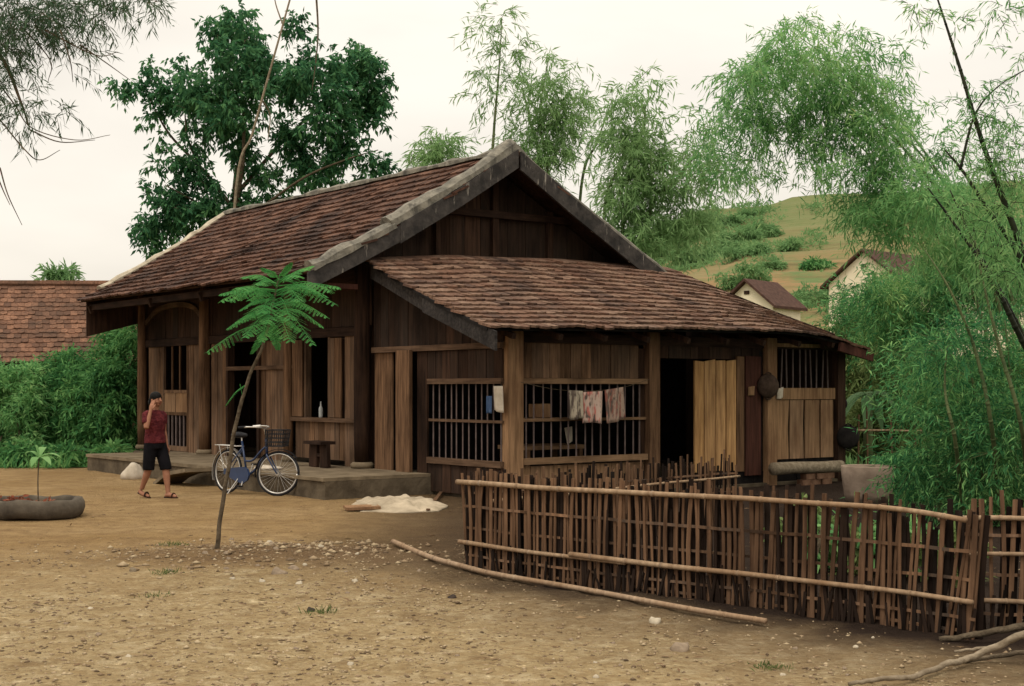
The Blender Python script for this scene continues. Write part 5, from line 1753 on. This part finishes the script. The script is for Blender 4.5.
GL = 'shrubs left of the house'
Y = 31
bush('shrub', 'big leafy dark green shrub against the far house corner', 'shrub', [clump(u, v, r, Y + random.uniform(-.5, .5)) for u, v, r in ((120, 348, 20), (135, 338, 18), (110, 375, 24), (130, 372, 24), (95, 395, 24), (120, 405, 26), (140, 400, 22), (105, 430, 26), (135, 435, 24), (120, 455, 20))],
     2600, 10, .36, .15, .042, M['L_bush'], at_g(120, Y), GL)
bush('shrub', 'broad mid green shrub before the neighbouring tiled house', 'shrub', [clump(u, v, r, Y + .5 + random.uniform(-.5, .5)) for u, v, r in ((70, 370, 20), (55, 385, 22), (80, 390, 24), (40, 400, 22), (62, 412, 26), (85, 420, 26), (45, 430, 24), (70, 442, 24), (90, 450, 18), (100, 372, 16))],
     2600, 10, .36, .15, .04, M['L_bush'], at_g(65, Y + .5), GL)
bush('shrub', 'loose pale green shrub at the left edge by the plank wall', 'shrub', [clump(u, v, r, Y + .2 + random.uniform(-.5, .5)) for u, v, r in ((20, 375, 16), (8, 385, 18), (28, 395, 14), (15, 410, 14), (-10, 395, 24), (30, 415, 16), (5, 435, 14), (-12, 430, 20), (25, 440, 14))],
     1200, 9, .4, .15, .035, M['L_bam'], at_g(10, Y), GL)
bush('shrub', 'low dark shrub hugging the yard edge behind the planter', 'shrub', [clump(u, v, r, 28.5) for u, v, r in ((20, 458, 12), (45, 460, 11), (70, 458, 11), (5, 462, 12), (88, 462, 9), (-15, 460, 14), (108, 455, 9))],
     750, 8, .3, .20, .05, M['L_bush'], at_g(45, 28.5), GL)
bush('small_tree', 'small treetop peeking over the neighbouring ridge', 'tree', [clump(u, v, r, 55) for u, v, r in ((60, 273, 9), (57, 282, 9), (64, 284, 9), (60, 295, 12))], 130, 8, .6, .4, .09, M['L_hill'], at_g(60, 55))
# right side, beyond the lean-to
Y = 27
GS = 'undergrowth shrubs right of the house'
bush('shrub', 'pale yellow green shrub just right of the corner post', 'shrub', [clump(u, v, r, Y) for u, v, r in ((862, 455, 18), (880, 440, 18), (870, 415, 18), (890, 405, 16), (860, 430, 14), (905, 430, 18), (880, 470, 18), (900, 380, 16), (895, 355, 14), (858, 475, 14), (848, 455, 10))],
     1000, 9, .4, .22, .05, M['L_yel'], at_g(880, Y), GS)
bush('shrub', 'tall yellowish shrub showing through the gaps of the thicket', 'shrub', [clump(u, v, r, Y + 3) for u, v, r in ((860, 380, 20), (880, 350, 20), (860, 350, 18), (915, 360, 24), (900, 330, 22), (870, 320, 20), (930, 400, 24), (850, 405, 16), (890, 300, 18), (845, 340, 14))],
     900, 9, .55, .24, .05, M['L_yel'], at_g(885, Y + 3), GS)
bush('shrub', 'low dark shrub behind the concrete basin and fence', 'shrub', [clump(u, v, r, 20) for u, v, r in ((905, 470, 16), (930, 485, 18), (900, 492, 14), (960, 492, 18), (880, 498, 10), (1000, 495, 18), (1035, 495, 18))],
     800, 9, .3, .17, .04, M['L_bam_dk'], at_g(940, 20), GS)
# banana plant
c = at_g(868, 25.5)
bn = empty('banana_plant', c, 'pale banana plant with broad leaves under the right eave', 'plant')
m_ = MB().tube([c, c + Vector((0, 0, .8)), c + Vector((.03, 0, 1.5))], [.10, .085, .05], 8); m_.build('stem', M['culm_green'], bn, smooth=True)
lv, lf = [], []
for a, el, L_ in ((0.2, .5, .8), (1.3, .6, .7), (2.3, .45, .75), (3.4, .55, .8), (4.3, .4, .6), (5.3, .65, .8), (0.9, .3, .7), (2.9, .3, .7)):
    d = Vector((math.cos(a), math.sin(a), 0)); s = Vector((-d.y, d.x, 0))
    p0 = c + Vector((.03, 0, 1.45))
    k = len(lv)
    for i in range(9):
        t = i / 8
        p = p0 + d * (L_ * t * .8) + Vector((0, 0, el * t - .95 * t * t))
        w_ = .10 * math.sin(math.pi * min(t * .92 + .06, 1)) + .01
        lv += [p - s * w_ - Vector((0, 0, .04 * w_ / .2)), p, p + s * w_ - Vector((0, 0, .04 * w_ / .2))]
    for i in range(8):
        x = k + i * 3
        lf += [(x, x + 1, x + 4, x + 3), (x + 1, x + 2, x + 5, x + 4)]
link('leaves', lv, lf, M['L_banana'], bn, smooth=True)
# slim bamboo rail fence behind the house
rf = empty('rail_fence', at_g(885, 24.3), 'thin bamboo rail fence at the green plot right of house', 'fence')
bamboo_pole(MB(), px(852, 430, 24.3), px(925, 431, 24.6), .02, wob=.02).build('rail', M['bamboo_dry'], rf, smooth=True)
for u in (858, 868, 893, 915):
    a = px(u, 0, 24.4); a.z = 0; b = a + Vector((random.uniform(-.05, .05), 0, 1.15 + random.uniform(-.1, .25)))
    MB().tube([a, b], .016, 7).build('post', M['bamboo_old'], rf)
# a thin stake by the basin, plants inside the fenced plot
G = 'seedlings inside the fenced plot'
for i, (u, Yp, h_) in enumerate(((800, 12.6, .6), (835, 12.2, .55), (865, 12.0, .55), (900, 11.8, .55), (935, 11.4, .5))):
    c = at_g(u, Yp)
    bush('garden_plant', 'leafy green garden plant growing inside the bamboo fence', 'plant', [(c + Vector((0, 0, h_ * .55)), .28, .28, h_ * .38, 1)], 60, 7, .2, .13, .05, M['L_bam'] if i % 2 else M['L_yel'], c, G, 3)

# ---- low weeds and ground cover
def ground_cover(name, n, area, hgt, mat, wd=.012):
    x0, x1, y0, y1 = area
    C = np.stack([rng.uniform(x0, x1, n), rng.uniform(y0, y1, n), np.zeros(n)], 1)
    D = unit(rng.normal(size=(n, 3)) * .45 + [0, 0, 1])
    Sd = unit(np.cross(D, rng.normal(size=(n, 3))))
    v, f_ = leaf_arrays(C, D, Sd, hgt * (.5 + rng.random(n)), wd * (.7 + .6 * rng.random(n)))
    return tag(link(name, v, f_, mat), kind='stuff')


ground_cover('undergrowth', 16000, (5.6, 15, 16.5, 34), .38, M['L_bam'], .05)
ground_cover('weeds', 5000, (-16, -8.8, 27.5, 33), .28, M['L_bush'], .04)
ground_cover('meadow_grass', 14000, (-40, 60, 34, 60), .5, M['L_grass'], .08)


# ---- sapling in the yard
def sapling():
    b = gnd(217, 554); Yq = b.y; b.z = 0
    e_ = empty('sapling', b, 'slender sapling with feathery bright green fronds in the yard', 'tree')
    pts = [b - Vector((0, 0, .05)), px(219, 530, Yq), px(228, 470, Yq), px(238, 415, Yq), px(250, 375, Yq), px(262, 348, Yq), px(270, 320, Yq), px(276, 290, Yq), px(280, 275, Yq)]
    pts[0] = b - Vector((0, 0, .02))
    q = bez(pts, 6)
    q = [p + Vector((.012 * nz(i * .35, 2), 0, 0)) for i, p in enumerate(q)]
    MB().tube(q, [.024 - .016 * i / len(q) for i in range(len(q))], 8).build('trunk', M['bark'], e_, smooth=True)

    def frond(a, b_, dY, arch=.06, npin=8, pl=.125, hang=.5):
        a = px(a[0], a[1], Yq); b_ = px(b_[0], b_[1], Yq + dY)
        mid = a.lerp(b_, .5) + Vector((0, 0, arch))
        rq = bez([a, mid, b_], npin)
        st = rq[:: 2]
        MB_v, MB_f = [], []
        m2 = MB().tube(st, [.006 * (1 - .7 * i / len(st)) for i in range(len(st))], 4)
        N_ = len(rq)
        C, D, S_, Ln, Wd = [], [], [], [], []
        for i in range(3, N_):
            t = i / (N_ - 1)
            tg = (rq[i] - rq[i - 1]).normalized()
            s = tg.cross(Vector((0, 0, 1))).normalized()
            l_ = pl * math.sin(math.pi * (.18 + .72 * t)) * (b_ - a).length / .55
            for sg in (-1, 1):
                dr = (s * sg + tg * .35 + Vector((0, 0, -hang * random.uniform(.5, 1.3)))).normalized()
                for j in range(9):                    # paired leaflets along the pinna
                    x = (j + 1) / 9
                    c = rq[i] + dr * (l_ * x)
                    nn = dr.cross(s.cross(dr)).normalized()
                    side = (tg - dr * tg.dot(dr)).normalized()
                    for sg2 in (-1, 1):
                        C.append(c); D.append((side * sg2 + dr * .5).normalized()); S_.append(dr); Ln.append(.0165 * (1.15 - .5 * x)); Wd.append(.009)
        v, f_ = leaf_arrays(np.array(C), np.array(D), np.array(S_), np.array(Ln), np.array(Wd))
        fr_ = m2.build('frond', M['L_frond'], e_)
        link('leaflets', v, f_, M['L_frond'], fr_)
    for a, b_, dY, ar in (((277, 290), (338, 287), -.15, .05), ((276, 296), (334, 303), -.45, .10), ((278, 284), (312, 266), .2, .03), ((279, 278), (291, 263), -.1, .01),
                          ((276, 292), (221, 294), -.25, .05), ((277, 284), (243, 277), .2, .05), ((275, 298), (236, 288), -.5, .06), ((275, 300), (240, 310), -.1, .05),
                          ((274, 306), (326, 316), -.3, .08), ((273, 310), (312, 343), -.35, .10), ((272, 312), (236, 322), -.35, .05), ((271, 316), (246, 336), -.5, .06),
                          ((268, 322), (208, 351), .25, .05), ((272, 312), (290, 340), -.55, .06), ((270, 318), (300, 330), .3, .06), ((279, 280), (262, 268), -.2, .03),
                          ((276, 292), (300, 300), -.6, .08), ((275, 298), (262, 312), -.6, .06), ((276, 294), (318, 292), .35, .08), ((270, 320), (278, 348), .2, .04), ((275, 298), (250, 300), .4, .06),
                          ((267, 328), (252, 352), .1, .02)):
        frond(a, b_, dY, ar)
    for a, b_, dY, ar in (((277, 286), (326, 296), .3, .06), ((276, 292), (330, 290), -.5, .09), ((276, 290), (230, 300), .3, .06), ((275, 296), (222, 300), -.5, .08), ((274, 304), (310, 308), .4, .07), ((273, 308), (246, 316), .4, .06),
                          ((272, 312), (322, 326), .1, .09), ((271, 316), (228, 328), .1, .07), ((275, 300), (290, 318), -.7, .09), ((274, 302), (268, 322), -.65, .07), ((270, 318), (262, 340), -.4, .05), ((278, 284), (300, 276), -.45, .05), ((277, 288), (256, 284), -.5, .06)):
        frond(a, b_, dY, ar)
    frond((246, 385), (226, 405), .0, .03, 8, .05)
    MB().tube([px(243, 398, Yq), px(240, 384, Yq - .02)], .004, 4).build('twig', M['L_frond'], e_)


sapling()

# ---- tyre planter with seedling
c = gnd(36, 517); c.z = 0
tp = empty('planter', c, 'old grey tyre planter ring lying on the dirt at left', 'planter')
m_ = MB()
prof = [(.50, .0), (.56, .03), (.585, .10), (.58, .17), (.55, .225), (.50, .235), (.455, .22), (.44, .16), (.44, .0)]
vs = [(c.x + r * math.cos(a), c.y + r * math.sin(a), z + .012 * math.sin(3 * a) + .008 * math.sin(7 * a)) for a in np.linspace(0, 2 * math.pi, 49)[:-1] for r, z in prof]
n_ = len(prof)
fs = [(i * n_ + k, ((i + 1) % 48) * n_ + k, ((i + 1) % 48) * n_ + (k + 1) % n_, i * n_ + (k + 1) % n_) for i in range(48) for k in range(n_)]
m_.add(vs, fs).build('rim', M['tyre'], tp, smooth=True)
m_ = MB(); vs = [(c.x, c.y, .2)]; fs = []
for k, rr in enumerate((.22, .445)):
    for a in np.linspace(0, 2 * math.pi, 25)[:-1]: vs.append((c.x + rr * math.cos(a), c.y + rr * math.sin(a), .17 + .03 * (1 - k) + .02 * nz(math.cos(a) * 2, math.sin(a) * 2 + k)))
for i in range(24):
    j = (i + 1) % 24
    fs += [(0, 1 + i, 1 + j), (1 + i, 25 + i, 25 + j, 1 + j)]
m_.add(vs, fs).build('soil', M['soil'], tp)
b = Vector((c.x + .03, c.y, .17))
se = empty('seedling', b, 'young seedling with a few broad pale leaves in the tyre planter', 'plant')
top = px(39, 458, c.y)
MB().tube(bez([b, b.lerp(top, .5) + Vector((-.01, 0, 0)), top], 5), .008, 6).build('stem', M['bark'], se)
lv, lf = [], []
for du, dv, dY in ((22, 2, -.05), (12, 10, -.25), (-8, 12, -.2), (-14, -2, .05), (6, -8, .2), (18, 6, .1), (-4, -10, 0)):
    tip = px(39 + du, 456 + dv, c.y + dY)
    d = (tip - top); s = d.cross(Vector((0, 0, 1))).normalized(); k = len(lv)
    for i in range(7):
        t = i / 6
        p = top + d * t + Vector((0, 0, .05 * math.sin(math.pi * t)))
        w_ = .048 * math.sin(math.pi * min(.05 + t * .95, 1)) + .003
        lv += [p - s * w_ + Vector((0, 0, .012)), p, p + s * w_ + Vector((0, 0, .012))]
    for i in range(6):
        x = k + i * 3; lf += [(x, x + 1, x + 4, x + 3), (x + 1, x + 2, x + 5, x + 4)]
link('leaves', lv, lf, M['L_seed'], se, smooth=True)
c2 = Vector((c.x - .22, c.y - .1, .20))
v, f_, _p = spray_cloud([(c2, .20, .16, .05, 1), (c2 + Vector((.3, .0, -.02)), .16, .12, .03, .5)], 60, 5, .08, .07, .035, up=.6)
tag(link('withered_plant', v, f_, M['L_red']), 'withered reddish plant lying on the planter soil', 'plant')

# ------------------------------------------------------------------ overhanging tree, top left (its trunk stands outside the frame)
Y = 9.5
ot = empty('casuarina_tree', (-5.6, 10.2, 0), 'dark needle-leaved boughs hanging in at the upper left corner', 'tree')
m_ = MB()
limb(m_, [Vector((-5.6, 10.2, 0)), Vector((-5.55, 10.2, 2)), Vector((-5.4, 10.1, 4.2)), Vector((-5.2, 10.0, 6.5))], .16, .07, 10)
limb(m_, [Vector((-5.42, 10.1, 4.0)), px(-60, -10, Y), px(0, -14, Y), px(60, -14, Y), px(130, -12, Y)], .05, .012)
limb(m_, [px(-40, 18, Y), px(0, 55, Y), px(20, 100, Y), px(30, 130, Y)], .02, .004, 6)
m_.build('trunk', M['bark'], ot, smooth=True)
m_ = MB()
for pts in (((0, 85), (15, 105), (32, 128), (75, 140), (110, 135)), ((0, 168), (8, 195), (22, 225)), ((20, 25), (50, 60), (48, 82)), ((60, 30), (70, 60), (73, 82)), ((30, 130), (60, 142), (95, 140)), ((80, 45), (105, 62), (130, 80)), ((0, 120), (25, 150), (40, 160), (60, 150)), ((45, 30), (95, 55), (118, 52)), ((-5, 170), (3, 190), (10, 205))):
    limb(m_, [px(u, v, Y + random.uniform(-.3, .3)) for u, v in pts], .006, .002, 5)
m_.build('twigs', M['bark'], ot)
cl = [clump(u, v, r, Y + random.uniform(-.4, .4), w) for u, v, r, w in ((10, 12, 22, 1), (35, 15, 24, 1.1), (40, 32, 18, .9), (65, 8, 22, .9), (90, 8, 18, .8), (105, 15, 14, .5), (120, -4, 16, .9), (145, 2, 12, .8), (162, 4, 10, .7), (175, 8, 6, .5), (75, 28, 14, .5), (15, 42, 16, .5), (10, 70, 14, .5), (28, 68, 12, .4), (8, 92, 14, .5), (22, 100, 12, .5), (40, 105, 12, .35), (8, 118, 12, .4), (65, 58, 7, .5), (72, 70, 6, .5), (95, 52, 12, .25), (55, 110, 8, .3), (25, 120, 9, .4), (110, 58, 8, .25), (-20, 40, 30, .8), (-20, 90, 24, .6), (55, 20, 12, .7))]
v, f_, path = spray_cloud(cl, 400, 15, .17, .075, .008, droop=.3, up=-.05, wild=.8, hang=.3)
link('foliage', v, f_, M['L_needle'], ot)
twigs_mesh(path, 420, .0022, 'fine_twigs', M['bark'], ot)

# ------------------------------------------------------------------ neighbouring house at left
Yh = 38
nb = empty('neighbour_house', (px(20, 388, Yh + 3).x, Yh + 3, 0), 'long low neighbouring house with weathered red tile roof behind shrubs', 'house')
e0, e1 = px(-140, 363, Yh), px(190, 361, Yh)
t0, t1 = px(-140, 285, Yh + 4), px(190, 286, Yh + 4)
tiled('roof', lin(e0, e1), lin(t0, t1), 17, 0.2, M['tile_far'], nb, jit=1.2)
tiled('roof', lin(e0 + Vector((0, 8.2, 0)), e1 + Vector((0, 8.2, 0))), lin(t0, t1), 6, 0.6, M['tile_far'], nb)
m_ = MB(); m_.tube([t0 + Vector((0, 0, .05)), t1 + Vector((0, 0, .05))], .12, 6); m_.build('ridge_cap', M['tile_far'], nb)
m_ = MB()
x0, x1 = e0.x + .3, e1.x - .3
k = int((x1 - x0) / .3)
for i in range(k):
    a = x0 + (x1 - x0) * i / k
    m_.add([(a + .01, Yh + .9, 0), (a + .29, Yh + .9, 0), (a + .29, Yh + .94, 0), (a + .01, Yh + .94, 0), (a + .01, Yh + .9, 2.75), (a + .29, Yh + .9, 2.75), (a + .29, Yh + .94, 2.75), (a + .01, Yh + .94, 2.75)],
           [(0, 1, 5, 4), (1, 2, 6, 5), (2, 3, 7, 6), (3, 0, 4, 7), (4, 5, 6, 7)])
m_.build('wall', M['wood_mid'], nb)
m_ = MB()
for xx in (x0, x1): m_.add([(xx, Yh + .95, 0), (xx, Yh + 7.4, 0), (xx, Yh + 7.4, 2.75), (xx, Yh + 4.1, 4.35), (xx, Yh + .95, 2.75)], [(0, 1, 2, 3, 4)])
m_.add([(x0, Yh + 7.4, 0), (x1, Yh + 7.4, 0), (x1, Yh + 7.4, 2.7), (x0, Yh + 7.4, 2.7)], [(0, 1, 2, 3)])
m_.build('end_wall', M['wood_dark'], nb)
a = px(15, 388, Yh)
m_ = MB(); m_.add([(a.x - .5, Yh + .86, 0), (a.x + .5, Yh + .86, 0), (a.x + .5, Yh + .9, 0), (a.x - .5, Yh + .9, 0), (a.x - .5, Yh + .86, 1.95), (a.x + .5, Yh + .86, 1.95), (a.x + .5, Yh + .9, 1.95), (a.x - .5, Yh + .9, 1.95)], [(0, 1, 5, 4), (1, 2, 6, 5), (3, 0, 4, 7), (4, 5, 6, 7)])
m_.build('door', M['wood_tan'], nb)


# ------------------------------------------------------------------ houses on the hillside
def hill_house(label, u, v, Y, wid, length, rise, wall_h, ang, wins=2):
    """gable end towards the viewer's left, ridge running away to the right; (u, v) is the gable peak"""
    pk = px(u, v, Y)
    rd = Vector((math.cos(ang), math.sin(ang), 0)); gd = Vector((-rd.y, rd.x, 0))
    z1 = pk.z - .15; ze = z1 - rise; zb = min(ze - wall_h, hill_z(pk.x, pk.y) - 1.0)
    b = Vector((pk.x, pk.y, zb))
    e_ = empty('hill_house', b, label, 'house', 'cream houses at the foot of the hill')
    P = lambda a, g, z: Vector((pk.x, pk.y, 0)) + rd * a + gd * g + Vector((0, 0, z))
    h = wid / 2
    g0 = [P(.3, -h, zb), P(.3, h, zb), P(.3, h, ze), P(.3, 0, z1), P(.3, -h, ze)]
    g1 = [p + rd * (length - .6) for p in g0]
    MB().add(g0 + g1, [(4, 3, 2, 1, 0), (5, 6, 7, 8, 9), (0, 5, 9, 4), (1, 2, 7, 6)]).build('wall', M['cream'], e_)
    for s in (-1, 1):
        ov = 1.18
        a0, a1 = P(0, 0, z1 + .05), P(length, 0, z1 + .05)
        c0, c1 = P(0, s * h * ov, z1 + .05 - rise * ov), P(length, s * h * ov, z1 + .05 - rise * ov)
        t = Vector((0, 0, .14))
        MB().hexa([a0, a1, c1, c0], [a0 + t, a1 + t, c1 + t, c0 + t]).build('roof', M['tile_brown'], e_)
    for i in range(wins):
        x = length * (i + .7) / (wins + .4)
        MB().add([P(x - .4, -h - .04, ze - 1.5), P(x + .4, -h - .04, ze - 1.5), P(x + .4, -h - .04, ze - .5), P(x - .4, -h - .04, ze - .5), P(x - .4, -h + .02, ze - 1.5), P(x + .4, -h + .02, ze - 1.5), P(x + .4, -h + .02, ze - .5), P(x - .4, -h + .02, ze - .5)],
                 [(0, 1, 2, 3), (0, 4, 5, 1), (1, 5, 6, 2), (2, 6, 7, 3), (3, 7, 4, 0)]).build('window', M['wood_dark'], e_)
    MB().add([P(.26, -.15, ze + rise * .5), P(.26, .15, ze + rise * .5), P(.26, .15, ze + rise * .5 + .18), P(.26, -.15, ze + rise * .5 + .18)], [(0, 1, 2, 3)]).build('vent', M['wood_dark'], e_)
    return e_


hill_house('cream gabled house with brown roof below the bamboo arch', 861, 249, 76, 4.4, 6.5, 1.65, 2.6, R(45))
hill_house('small cream house with dark brown roof just over the lean-to', 744, 279, 70, 2.9, 3.6, 1.2, 2.4, R(52), 1)
hill_house('pale house mostly hidden in leaves right of the gabled one', 902, 268, 80, 4.0, 7.0, .9, 2.6, R(-12))
# scrub growing in patches over the slope
def hill_scrub(n):
    P = []
    while len(P) < n:
        y = random.uniform(58, 172); x = y * random.uniform(.04, .42)
        d = mnoise.noise(Vector((x * .07, y * .045, 3))) + .6 * mnoise.noise(Vector((x * .25, y * .12, 8)))
        if d < .10: continue
        for _ in range(14):
            a, b = x + random.gauss(0, .5), y + random.gauss(0, .5)
            P.append((a, b, hill_z(a, b) + random.uniform(0, .5)))
    P = np.array(P); n = len(P)
    D = unit(rng.normal(size=(n, 3)) + [0, 0, .5]); Sd = unit(np.cross(D, rng.normal(size=(n, 3))))
    v, f_ = leaf_arrays(P, D, Sd, .5 * (.5 + rng.random(n)), np.full(n, .16))
    return tag(link('hill_scrub', v, f_, M['L_hill']), kind='stuff')


hill_scrub(26000)
# shrubs dotted over the slope
GH = 'bushes dotted over the hillside'


def on_hill(u, v):
    for Y in np.arange(58, 190, .5):
        p = px(u, v, float(Y))
        if p.z <= hill_z(p.x, p.y): break
    return Vector((p.x, p.y, hill_z(p.x, p.y)))


for i, (u, v, r, asp, lab) in enumerate((
        (720, 292, 24, .7, 'large light green bush just above the lean-to hip'), (700, 262, 20, .7, 'soft green bush on the slope by the drooping bamboo'), (738, 240, 22, .5, 'wide low bush high on the slope left of arch tip'),
        (768, 236, 18, .5, 'rounded bush on the bare orange slope, upper middle'), (694, 236, 18, .6, 'pale bush at the left foot of the skyline'), (792, 250, 10, .6, 'small bush alone on the terrace under the arch'),
        (744, 256, 13, .6, 'small bush on the orange soil above the small house'), (826, 268, 16, .5, 'dark bush beside the gabled cream house wall'), (780, 308, 14, .7, 'bush hiding the right end of the small cream house'),
        (812, 306, 20, .7, 'bush at the slope foot between the two cream houses'), (768, 270, 9, .6, 'tiny bush low on the bare soil'), (668, 256, 22, .8, 'bush tucked behind the right verge of roof'), (846, 296, 15, .8, 'leafy bush right below the gable of cream house'),
        (716, 224, 14, .5, 'small bush near the skyline at left'), (752, 216, 12, .5, 'small bush on the skyline under arch leaves'), (722, 250, 14, .5, 'bush in the middle of the left slope'))):
    p = on_hill(u, v)
    k = p.y / F
    cl_ = []
    for j in range(5):
        rr = r * k * random.uniform(.35, .7)
        cl_.append((p + Vector((random.uniform(-1, 1) * r * k * 1.3, random.uniform(-1, 1) * r * k * .8, rr * asp * random.uniform(.3, .9))), rr, rr, rr * asp, rr * rr))
    bush('bush', lab, 'bush', cl_, int(r * 15), 9, .75, .27 * p.y / 75, .075 * p.y / 75, M['L_hill'] if i != 7 else M['L_bush'], Vector((p.x, p.y, max(p.z, 1.01))), GH, 3)

# ------------------------------------------------------------------ stones, gravel, grass tufts
def stone(u, v, r, mat, label, seed):
    c = gnd(u, v)
    k = c.y / F * r
    c.z = ground_z(c.x, c.y)
    lump('stone', c - Vector((0, 0, k * .25)), k, k * random.uniform(.8, 1.1), k * .75, mat, label, 'stone', seed, 'loose stones on the yard', amp=.4, n=12, m=7)


stone(680, 652, 9.5, M['rock'], 'largest tan stone lying alone in front of the fence', 1)
stone(655, 621, 7, M['rock_pale'], 'pale stone at the fence foot near the pole end', 2)
stone(279, 574, 8, M['rock'], 'big tan stone on the rubble mound right of the sapling', 3)
stone(294, 570, 6, M['rock'], 'round tan stone on the mound beside the big one', 4)
stone(269, 548, 4, M['rock_pale'], 'whitish stone on the mound nearest the sapling', 5)
stone(311, 611, 5, M['rock_dark'], 'dark stone in the grass tuft at the yard centre', 6)
stone(133, 573, 4, M['bark_pale'], 'upright pale stub at the left of the rubble mound', 7)
stone(452, 599, 4.5, M['rock_dark'], 'black stone lying just before the bamboo pole', 8)
small = 'small stone scattered on the bare dirt yard'
for i in range(46):
    if i < 22: u, v = random.gauss(280, 55), random.gauss(562, 13)
    elif i < 34: u, v = random.uniform(560, 900), random.uniform(632, 680)
    else: u, v = random.uniform(60, 560), random.uniform(580, 670)
    stone(u, v, random.uniform(1.6, 3.8), random.choice((M['rock'], M['rock'], M['rock_pale'])), small, 20 + i)


def gravel(n, name, mat, smin, smax, ymin, ymax, xr, patch=True, mound=False):
    xs_ = rng.uniform(-xr, xr, n * 3); ys_ = ymin + (ymax - ymin) * rng.random(n * 3) ** 1.15
    if mound:
        xs_ = rng.normal(-2.2, 1.0, n * 3); ys_ = rng.normal(13.4, .6, n * 3)
    keep = []
    for x, y in zip(xs_, ys_):
        d = 0.5 + nz(x, y, .55, 11) + .5 * nz(x, y, 1.7, 4)
        fade = 1 if y < 11.5 else max(0, 1 - (y - 11.5) / 3.5)
        dl = -0.723 * x - 0.691 * y + 8.24               # clear of the damp soil at the fence
        if not mound and x > -1.2 and dl < 1.3 and random.random() > max(0.04, dl / 1.6): continue
        if mound or random.random() < max(d, .12) * fade: keep.append((x, y))
        if len(keep) >= n: break
    P = np.array(keep); n = len(P)
    z = np.array([ground_z(x, y) for x, y in P])
    base = np.array([[1, 0, 0], [0, 1, 0], [-1, 0, 0], [0, -1, 0], [0, 0, 1], [0, 0, -1.]])
    tri = np.array([[0, 1, 4], [1, 2, 4], [2, 3, 4], [3, 0, 4], [1, 0, 5], [2, 1, 5], [3, 2, 5], [0, 3, 5]])
    s = smin + (smax - smin) * rng.random(n) ** 3
    sc = s[:, None] * np.stack([.7 + .6 * rng.random(n), .7 + .6 * rng.random(n), .3 + .4 * rng.random(n)], 1)
    a = rng.uniform(0, 6.28, n)
    V = base[None] * sc[:, None] * (1 + .3 * rng.normal(size=(n, 6, 1)).clip(-1, 1))
    ca, sa = np.cos(a)[:, None], np.sin(a)[:, None]
    X = V[:, :, 0] * ca - V[:, :, 1] * sa + P[:, :1]; Y_ = V[:, :, 0] * sa + V[:, :, 1] * ca + P[:, 1:2]
    Z = V[:, :, 2] + z[:, None] + s[:, None] * .1
    vv = np.stack([X, Y_, Z], -1).reshape(-1, 3)
    ff = (tri[None] + (np.arange(n) * 6)[:, None, None]).reshape(-1, 3)
    return tag(link(name, vv, ff, mat, origin=(0, 0, 0)), kind='stuff')


def gravel_mat():
    m, N, L = new_mat('gravel')
    geo = N.new('ShaderNodeNewGeometry')
    ramp = N.new('ShaderNodeValToRGB'); el = ramp.color_ramp.elements
    el[0].color = (.10, .068, .042, 1); el[1].color = (.40, .315, .20, 1)
    q = el.new(.35); q.color = (.21, .145, .085, 1)
    q = el.new(.8); q.color = (.33, .25, .155, 1)
    L.new(geo.outputs['Random Per Island'], ramp.inputs[0])
    finish(N, L, ramp.outputs[0], .95, None)
    return m


GM = gravel_mat()
gravel(22000, 'gravel', GM, .003, .020, 6.6, 15.0, 6.2)
gravel(1100, 'rubble', GM, .008, .045, 12, 15, 3, mound=True)


def litter(n):
    C = np.stack([rng.uniform(-5.5, 5, n), rng.uniform(6.8, 19, n), np.zeros(n)], 1)
    C[:, 2] = [ground_z(x, y) + .006 for x, y, _ in C]
    D = unit(rng.normal(size=(n, 3)) * [1, 1, .18]); Sd = unit(np.cross(D, rng.normal(size=(n, 3)) * [.25, .25, .05] + [0, 0, 1]))
    L_ = .03 + .07 * rng.random(n) ** 2
    v, f_ = leaf_arrays(C, D, Sd, L_, L_ * rng.uniform(.12, .45, n))
    v[:, 2] = np.maximum(v[:, 2], np.repeat(C[:, 2], 4) - .001)
    return tag(link('leaf_litter', v, f_, M['L_litter'], origin=(0, 0, 0)), kind='stuff')


M['L_litter'] = leaf_mat('dry_leaf_litter', [(0.05, 0.03, 0.018), (0.16, 0.095, 0.05), (0.34, 0.24, 0.13)], 0.1, 2, yellow=False)
litter(1500)


def tuft(u, v, r, h, label):
    c = gnd(u, v); c.z = ground_z(c.x, c.y) - .005
    n = 90
    C = np.array(c) + np.stack([rng.normal(0, r / 2, n), rng.normal(0, r / 2, n), np.zeros(n)], 1)
    D = unit(rng.normal(size=(n, 3)) * .5 + [0, 0, .8]); Sd = unit(np.cross(D, rng.normal(size=(n, 3))))
    vv, ff = leaf_arrays(C, D, Sd, h * (.5 + rng.random(n)), np.full(n, .008))
    tag(link('grass_tuft', vv, ff, M['L_grass'], origin=c), label, 'grass', 'grass tufts on the yard')


tuft(322, 613, .12, .06, 'bright grass tuft by the dark stone at yard centre')
tuft(166, 575, .14, .05, 'grass tuft on the left side of the rubble mound')
tuft(172, 548, .13, .05, 'faint grass tuft on the mound nearest the house')
tuft(152, 594, .12, .04, 'small grass tuft just in front of the mound')
tuft(770, 668, .10, .04, 'sparse grass tuft before the fence at lower right')
